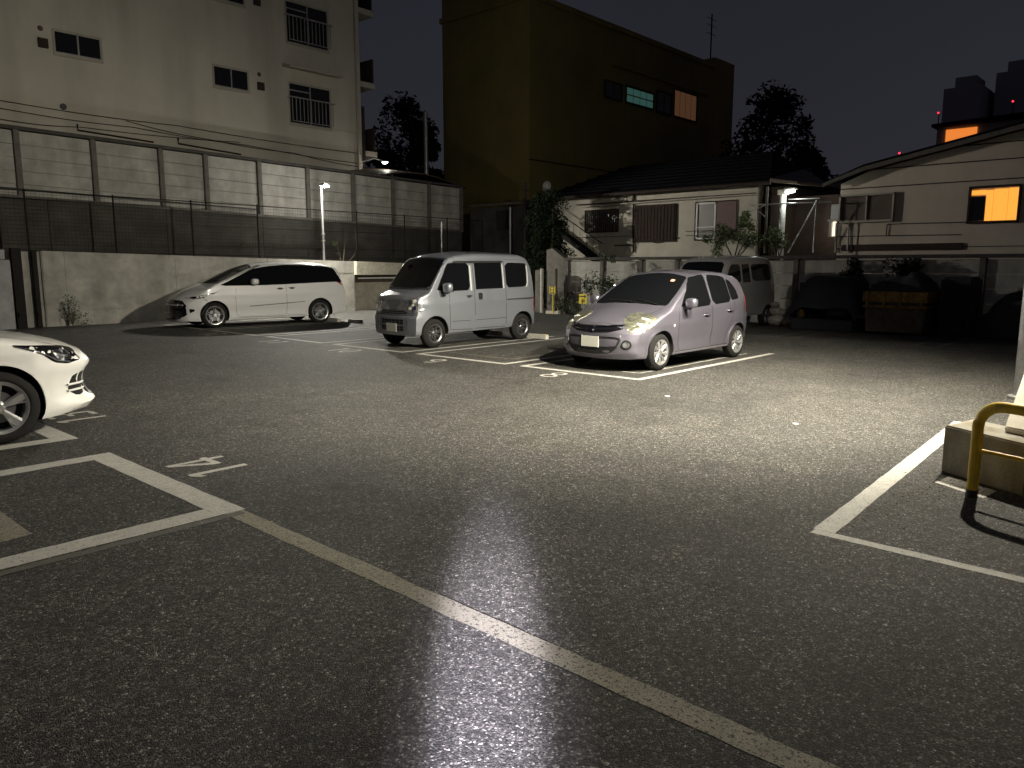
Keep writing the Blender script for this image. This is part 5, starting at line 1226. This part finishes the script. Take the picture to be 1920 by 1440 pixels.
for i in range(N + 1):
    for j in range(N + 1):
        a, c_ = i / N, j / N; e = min(a, 1 - a, .5) * 6; f_ = min(c_ * 8, (1 - c_) * 3.2)
        mb.v.append((19.1 + 1.5 * a, 6.35 + 1.75 * c_, .10 + 1.22 * min(1, e + .15) ** .5 * min(1, f_ + .12) ** .6 + .03 * math.sin(i * 1.3 + j * .8)))
for i in range(N):
    for j in range(N): k = i * (N + 1) + j; mb.f.append((k, k + 1, k + N + 2, k + N + 1))
put(mb, 'tarp', M['tarp'], root, 60)
put(MB().box(19.2, 20.5, 6.45, 7.95, 0, .28), 'machine_base', M['tarp'], root, None, .02)
root = empty('machine_cabinet', (20, 4.3, 0), 'tall dark cabinet right behind the skip', 'cabinet')
put(MB().box(19.7, 20.6, 4.05, 4.72, 0, 1.35), 'cabinet_body', M['tarp'], root, None, .06); put(MB().box(19.66, 19.7, 4.15, 4.62, .2, 1.2), 'cabinet_door', M['dark_metal'], root, None, .01)
root = empty('covered_motorbike', (19.8, 2.9, 0), 'low dark covered shape in the shade right of the skip', 'motorbike')
mb = MB(); N, K = 10, 16
for a in range(N + 1):
    t = math.pi / 2 * a / N
    for q in range(K):
        u = 2 * math.pi * q / K; mb.v.append((19.9 + .5 * math.cos(t) ** .5 * math.cos(u), 2.9 + .95 * math.cos(t) ** .5 * math.sin(u), .95 * math.sin(t) * (1 + .12 * math.sin(u * 2)) + .02))
for a in range(N):
    for q in range(K): t = (q + 1) % K; mb.f.append((a * K + q, a * K + t, a * K + K + t, a * K + K + q))
put(mb, 'cover', M['tarp'], root, 60)
for y_ in (2.15, 3.65): put(MB().lathe([(.12, -.05), (.27, -.05), (.29, 0), (.27, .05), (.12, .05)], (19.85, y_, .29), 'x', 20), 'wheel', M['tyre'], root, 50)

# ------------------------------------------------------------------ vegetation
def bush(name, loc, blobs, lab, cat, m='leaf', s=.1, stems=5, hs=1.0, seed=1, group=None):
    root = empty(name, (loc[0], loc[1], 0), lab, cat, group=group); rr = random.Random(seed)
    z0 = loc[2] if len(loc) > 2 else 0
    mb = MB()
    for k in range(stems):
        b_ = rr.choice(blobs)
        mb.tube([(loc[0] + rr.uniform(-.08, .08), loc[1] + rr.uniform(-.08, .08), z0), ((loc[0] + b_[0]) / 2 + rr.uniform(-.1, .1), (loc[1] + b_[1]) / 2, (z0 + b_[2]) / 2), (b_[0], b_[1], b_[2])], [.03 * hs, .02 * hs, .008 * hs], 6)
    put(mb, 'trunk', M['bark'], root, 60)
    mb = MB()
    for k, b_ in enumerate(blobs): foliage(mb, b_[:3], b_[3], b_[4], s, seed * 31 + k)
    put(mb, 'crown', M[m], root); return root
def rblobs(cx, cy, cz, ex, ey, ez, n_, r_, cnt, seed):
    rr = random.Random(seed); out_ = []
    for _ in range(n_):
        while True:
            p = (rr.uniform(-1, 1), rr.uniform(-1, 1), rr.uniform(-1, 1))
            if sum(q * q for q in p) < 1: break
        q = r_ * rr.uniform(.6, 1.3); out_.append((cx + p[0] * ex, cy + p[1] * ey, cz + p[2] * ez, (q, q, q * .8), cnt))
    return out_
bush('evergreen_bush', (22.6, 18.6), rblobs(22.4, 18.7, 1.6, .7, .9, 1.5, 60, .42, 230, 3) + rblobs(22.6, 18.9, 3.4, .5, .7, .9, 34, .36, 200, 4), 'big dark evergreen bush filling the corner between the silver van and cream house', 'bush', 'leaf_far', .11, 8, 2, 3)
bush('shrub', (20.3, 16.1), rblobs(20.3, 16.1, .45, .35, .45, .45, 9, .25, 110, 13), 'low leafy shrub beside the small yellow sign in the corner', 'shrub', 'leaf', .07, 5, 1, 13)
bush('shrub', (20.2, 14.7), rblobs(20.2, 14.7, 1.05, .35, .75, .55, 13, .26, 90, 23) + rblobs(20.3, 14.4, 1.75, .2, .5, .15, 4, .15, 40, 24), 'spreading shrub behind the bonnet of the purple hatchback', 'shrub', 'leaf', .08, 8, 1, 23)
bush('boulder_plant', (20.2, 15.6), rblobs(20.2, 15.4, .3, .3, .3, .2, 5, .2, 60, 33), 'low clump of leaves between the two yellow signs', 'shrub', 'leaf2', .06, 4, 1, 33)
bush('house_shrub', (24.0, 12.0, 1.7), rblobs(24.0, 12.2, 2.45, .3, .85, .45, 14, .28, 140, 43) + rblobs(24.1, 11.6, 3.0, .2, .4, .35, 7, .22, 120, 44), 'lit leafy shrub in front of the right window of the cream house', 'shrub', 'leaf2', .09, 6, 1, 43)
bush('house_shrub', (24.3, 10.6, 1.7), rblobs(24.3, 10.8, 2.4, .2, .55, .4, 10, .24, 120, 53), 'pale lit shrub around the foot of the white pillar', 'shrub', 'leaf2', .08, 5, 1, 53)
bush('wall_shrub', (20.75, 7.1), rblobs(20.8, 7.15, 1.35, .08, .28, .4, 12, .2, 110, 63), 'dark column of leaves on the back wall above the covered heap', 'shrub', 'leaf_far', .08, 4, 1, 63)
bush('wall_shrub', (20.75, 5.9), rblobs(20.8, 5.85, 1.35, .08, .42, .38, 14, .2, 110, 73), 'wider dark clump of leaves on the back wall above the skip', 'shrub', 'leaf_far', .08, 4, 1, 73)
bush('ground_shrub', (20.4, 8.0), rblobs(20.55, 7.9, .3, .15, .3, .2, 6, .2, 80, 83), 'low dark leaves at the foot of the black bollard', 'shrub', 'leaf_far', .08, 4, 1, 83)
def tree(x, y, h_, cx, r_, lab, seed, n_=60, s=.35, lean=0):
    root = empty('tree', (x, y, 0), lab, 'tree'); rr = random.Random(seed)
    put(MB().tube([(x, y, 0), (x + .1, y, h_ * .35), (x, y + .1, h_ * .7)], [.35, .25, .1], 10), 'trunk', M['bark'], root, 60)
    mb = MB()
    for k in range(9):
        a = rr.uniform(0, 6.28); mb.tube([(x, y, h_ * rr.uniform(.25, .6)), (x + math.cos(a) * r_ * .5, y + math.sin(a) * r_ * .5, h_ * rr.uniform(.5, .8))], [.12, .03], 6)
    put(mb, 'branch', M['bark'], root)
    mb = MB()
    for k in range(n_):
        a = rr.uniform(0, 6.28); t = rr.uniform(0, 1); rad = r_ * (1 - t ** 1.6) ** .6 * rr.uniform(.3, 1)
        q = r_ * rr.uniform(.16, .34)
        foliage(mb, (x + rad * math.cos(a), y + rad * math.sin(a), h_ * (.28 + .68 * t)), (q, q, q * .75), 130, s, seed * 77 + k)
    put(mb, 'crown', M['leaf_far'], root)
tree(44, 19.9, 11.5, 0, 3.9, 'dark rounded tree against the night sky right of the olive building', 5)
tree(44, 17.6, 8.2, 0, 1.9, 'lower dark tree right of the rounded one, over the cream roof', 6, 40)
tree(31, 37.5, 11.8, 0, 3.6, 'dark tree between the apartment block and the olive building', 7, 60)
tree(29, 33.0, 9.5, 0, 2.0, 'smaller dark tree left of the olive building above the carport', 8, 40)
root = empty('utility_pole', (25.6, 29, 0), 'grey utility pole in the gap between apartment block and olive building', 'utility pole')
put(MB().tube([(25.6, 29, 0), (25.6, 29, 8.9)], [.13, .1], 10), 'pole', M['steel'], root, 60); put(MB().tube([(25.1, 29, 8.5), (26.1, 29, 8.5)], .04, 6), 'cross_arm', M['steel'], root)
root = empty('utility_pole', (23.9, 20.9, 0), 'dark wooden pole beside the satellite dish', 'utility pole')
put(MB().tube([(23.9, 21.1, 0), (23.9, 21.1, 4.9)], .06, 8), 'pole', M['rail'], root, 60); put(MB().tube([(23.7, 21.1, 4.6), (24.1, 21.1, 4.6)], .02, 6), 'cross_arm', M['rail'], root)

# ------------------------------------------------------------------ right foreground: pole, concrete block, hoop
root = empty('lamp_pole', (POLE[0], POLE[1], 0), 'tall pale steel pole cut off by the right edge of the photo', 'lamp post')
x, y = POLE
put(MB().tube([(x, y, 0), (x, y, 1.42)], .105, 20), 'pole_base', M['steel'], root, 60)
put(MB().tube([(x, y, 1.40), (x, y, 5.6)], .075, 20), 'pole_shaft', mat('pale_pole_paint', (.52, .49, .42), .5, .2, .2, 20), root, 60)
put(MB().lathe([(0, 0), (.16, 0), (.16, .04), (.105, .05)], (x, y, 0), 'z', 20), 'foot_flange', M['steel'], root, 40)
put(MB().tube([(x, y, 5.35), (x - .15, y + .12, 5.32)], .03, 8), 'arm', M['steel'], root, 60)
o = put(MB().box(x - .34, x - .12, y + .02, y + .3, 5.24, 5.36), 'lamp_head', M['dark_metal'], root, None, .01)
build(rel(MB().box(x - .32, x - .14, y + .04, y + .28, 5.232, 5.238), root), 'led', M['led']).parent = o
# concrete block with a slanting slab
root = empty('concrete_block', (6.7, 1.1, 0), 'squat weathered concrete block with a slanting pale slab on it at the right edge', 'concrete block')
put(MB().prism([(6.60, 1.47), (6.24, .86), (6.62, .62), (7.02, 1.36)], 0, .375), 'block', M['block'], root, None, .012)
mb = MB()
put(MB().prism([(6.60, 1.07), (6.36, .66), (7.5, .1), (7.85, 1.16)], [.378, .378, .55, .60], [.42, .42, .78, .745]), 'slanted_slab', M['slant'], root, None, .01)
put(MB().prism([(7.05, 1.34), (6.80, .92), (8.5, .3), (9.2, .9)], 0, [.05, .05, .06, .06]), 'pale_step', M['slant'], root, None, .006)
# yellow hoop barrier
root = empty('hoop_barrier', (6.0, 1.12, 0), 'yellow tubular hoop barrier in front of the concrete block at the right edge', 'barrier')
def hoop():
    x0, y0 = 6.0, 1.13; dx, dy = -.36, -.93          # runs out of frame to the right
    d = math.hypot(dx, dy); dx /= d; dy /= d; pts = []; H = .665; Rr = .17; Ln = .85
    pts += [(0, 0), (0, .2), (0, H - Rr)]
    for k in range(1, 8): t = math.pi / 2 * k / 7; pts.append((Rr - Rr * math.cos(t), H - Rr + Rr * math.sin(t)))
    pts += [(Ln / 2, H)]
    for k in range(0, 8): t = math.pi / 2 * k / 7; pts.append((Ln - Rr + Rr * math.sin(t), H - Rr + Rr * math.cos(t)))
    pts += [(Ln, .2), (Ln, 0)]
    P_ = [(x0 + dx * s_, y0 + dy * s_, z_) for s_, z_ in pts]
    put(MB().tube(P_, .037, 20), 'hoop_tube', M['yellow'], root, 60)
    put(MB().tube([(x0, y0, .34), (x0 + dx * Ln, y0 + dy * Ln, .34)], .015, 12), 'crossbar', M['yellow'], root, 60)
    for s_ in (0, Ln): put(MB().lathe([(.038, 0), (.038, .055), (.0375, .056)], (x0 + dx * s_, y0 + dy * s_, .002), 'z', 20), 'foot_band', M['yellow_black'], root, 60)
hoop()
# small bits of litter and grit near the camera
rr = random.Random(11)
for (x, y, lab) in ((7.62, 3.05, 'flat white scrap of litter on the asphalt in the lamp pool'), (8.2, 4.9, 'tiny white scrap on the asphalt before the purple hatchback')):
    mb = MB(); mb.prism([(x - .03, y - .02), (x + .02, y - .03), (x + .03, y + .02), (x - .01, y + .025)], LZ, [.009, .014, .01, .016]); tag(build(mb, 'litter_scrap', M['white_metal']), lab, 'litter')
mb = MB()
for _ in range(300):
    if rr.random() < .5: t = rr.uniform(0, 1); x = 4.9 + t * 1.9 + rr.gauss(0, .10); y = 1.45 + rr.gauss(0, .08)
    else: x = 6.2 + rr.gauss(0, .22); y = 1.2 + rr.gauss(0, .2)
    s_ = rr.uniform(.0025, .0075); a = rr.uniform(0, 3.1); c_, d_ = math.cos(a) * s_, math.sin(a) * s_ 
    mb.prism([(x - c_, y - d_), (x + d_ * .7, y - c_ * .7), (x + c_, y + d_), (x - d_ * .7, y + c_ * .7)], LZ, LZ + s_ * .6)
tag(build(mb, 'grit_and_leaf_crumbs', M['bark']), kind='stuff')
# fixtures added outside the frame for the pool, streak and fill lights
root = bpy.data.objects['lamp_pole']; x, y = POLE
put(MB().tube([(x, y, 5.45), (9.4, 1.8, 5.5), (7.95, 1.9, 5.36)], .035, 8), 'added_arm', M['steel'], root, 60)  # arm and second head added on the pole to carry the pool light
o = put(MB().box(7.78, 8.05, 1.8, 2.02, 5.29, 5.38), 'lamp_head', M['dark_metal'], root, None, .01)
root = empty('added_beam_lamp', (-3.7, -3.38, 0), 'added unseen bollard lamp behind the camera for the pale beam on the asphalt', 'lamp')  # bollard added as an unseen source for the streak
put(MB().tube([(-3.72, -3.40, 0), (-3.72, -3.40, 1.12)], .06, 14), 'post', M['dark_metal'], root, 60)
put(MB().box(-3.72, -3.62, -3.45, -3.30, .98, 1.12), 'lamp_head', M['dark_metal'], root, None, .01)
root = empty('added_fill_lamp', (-9.4, 3.2, 0), 'added fill lamp on a tall pole behind the camera, out of view', 'street lamp')  # pole and shade added to carry the unseen fill light
put(MB().tube([(-9.4, 3.2, 0), (-9.4, 3.2, 7.3), (-9.0, 3.0, 7.45)], [.09, .06, .04], 12), 'pole', M['steel'], root, 60)
put(MB().lathe([(0, .1), (.18, .04), (.22, -.02)], (-9, 3, 7.42), 'z', 18), 'lamp_shade', M['white_metal'], root, 50)
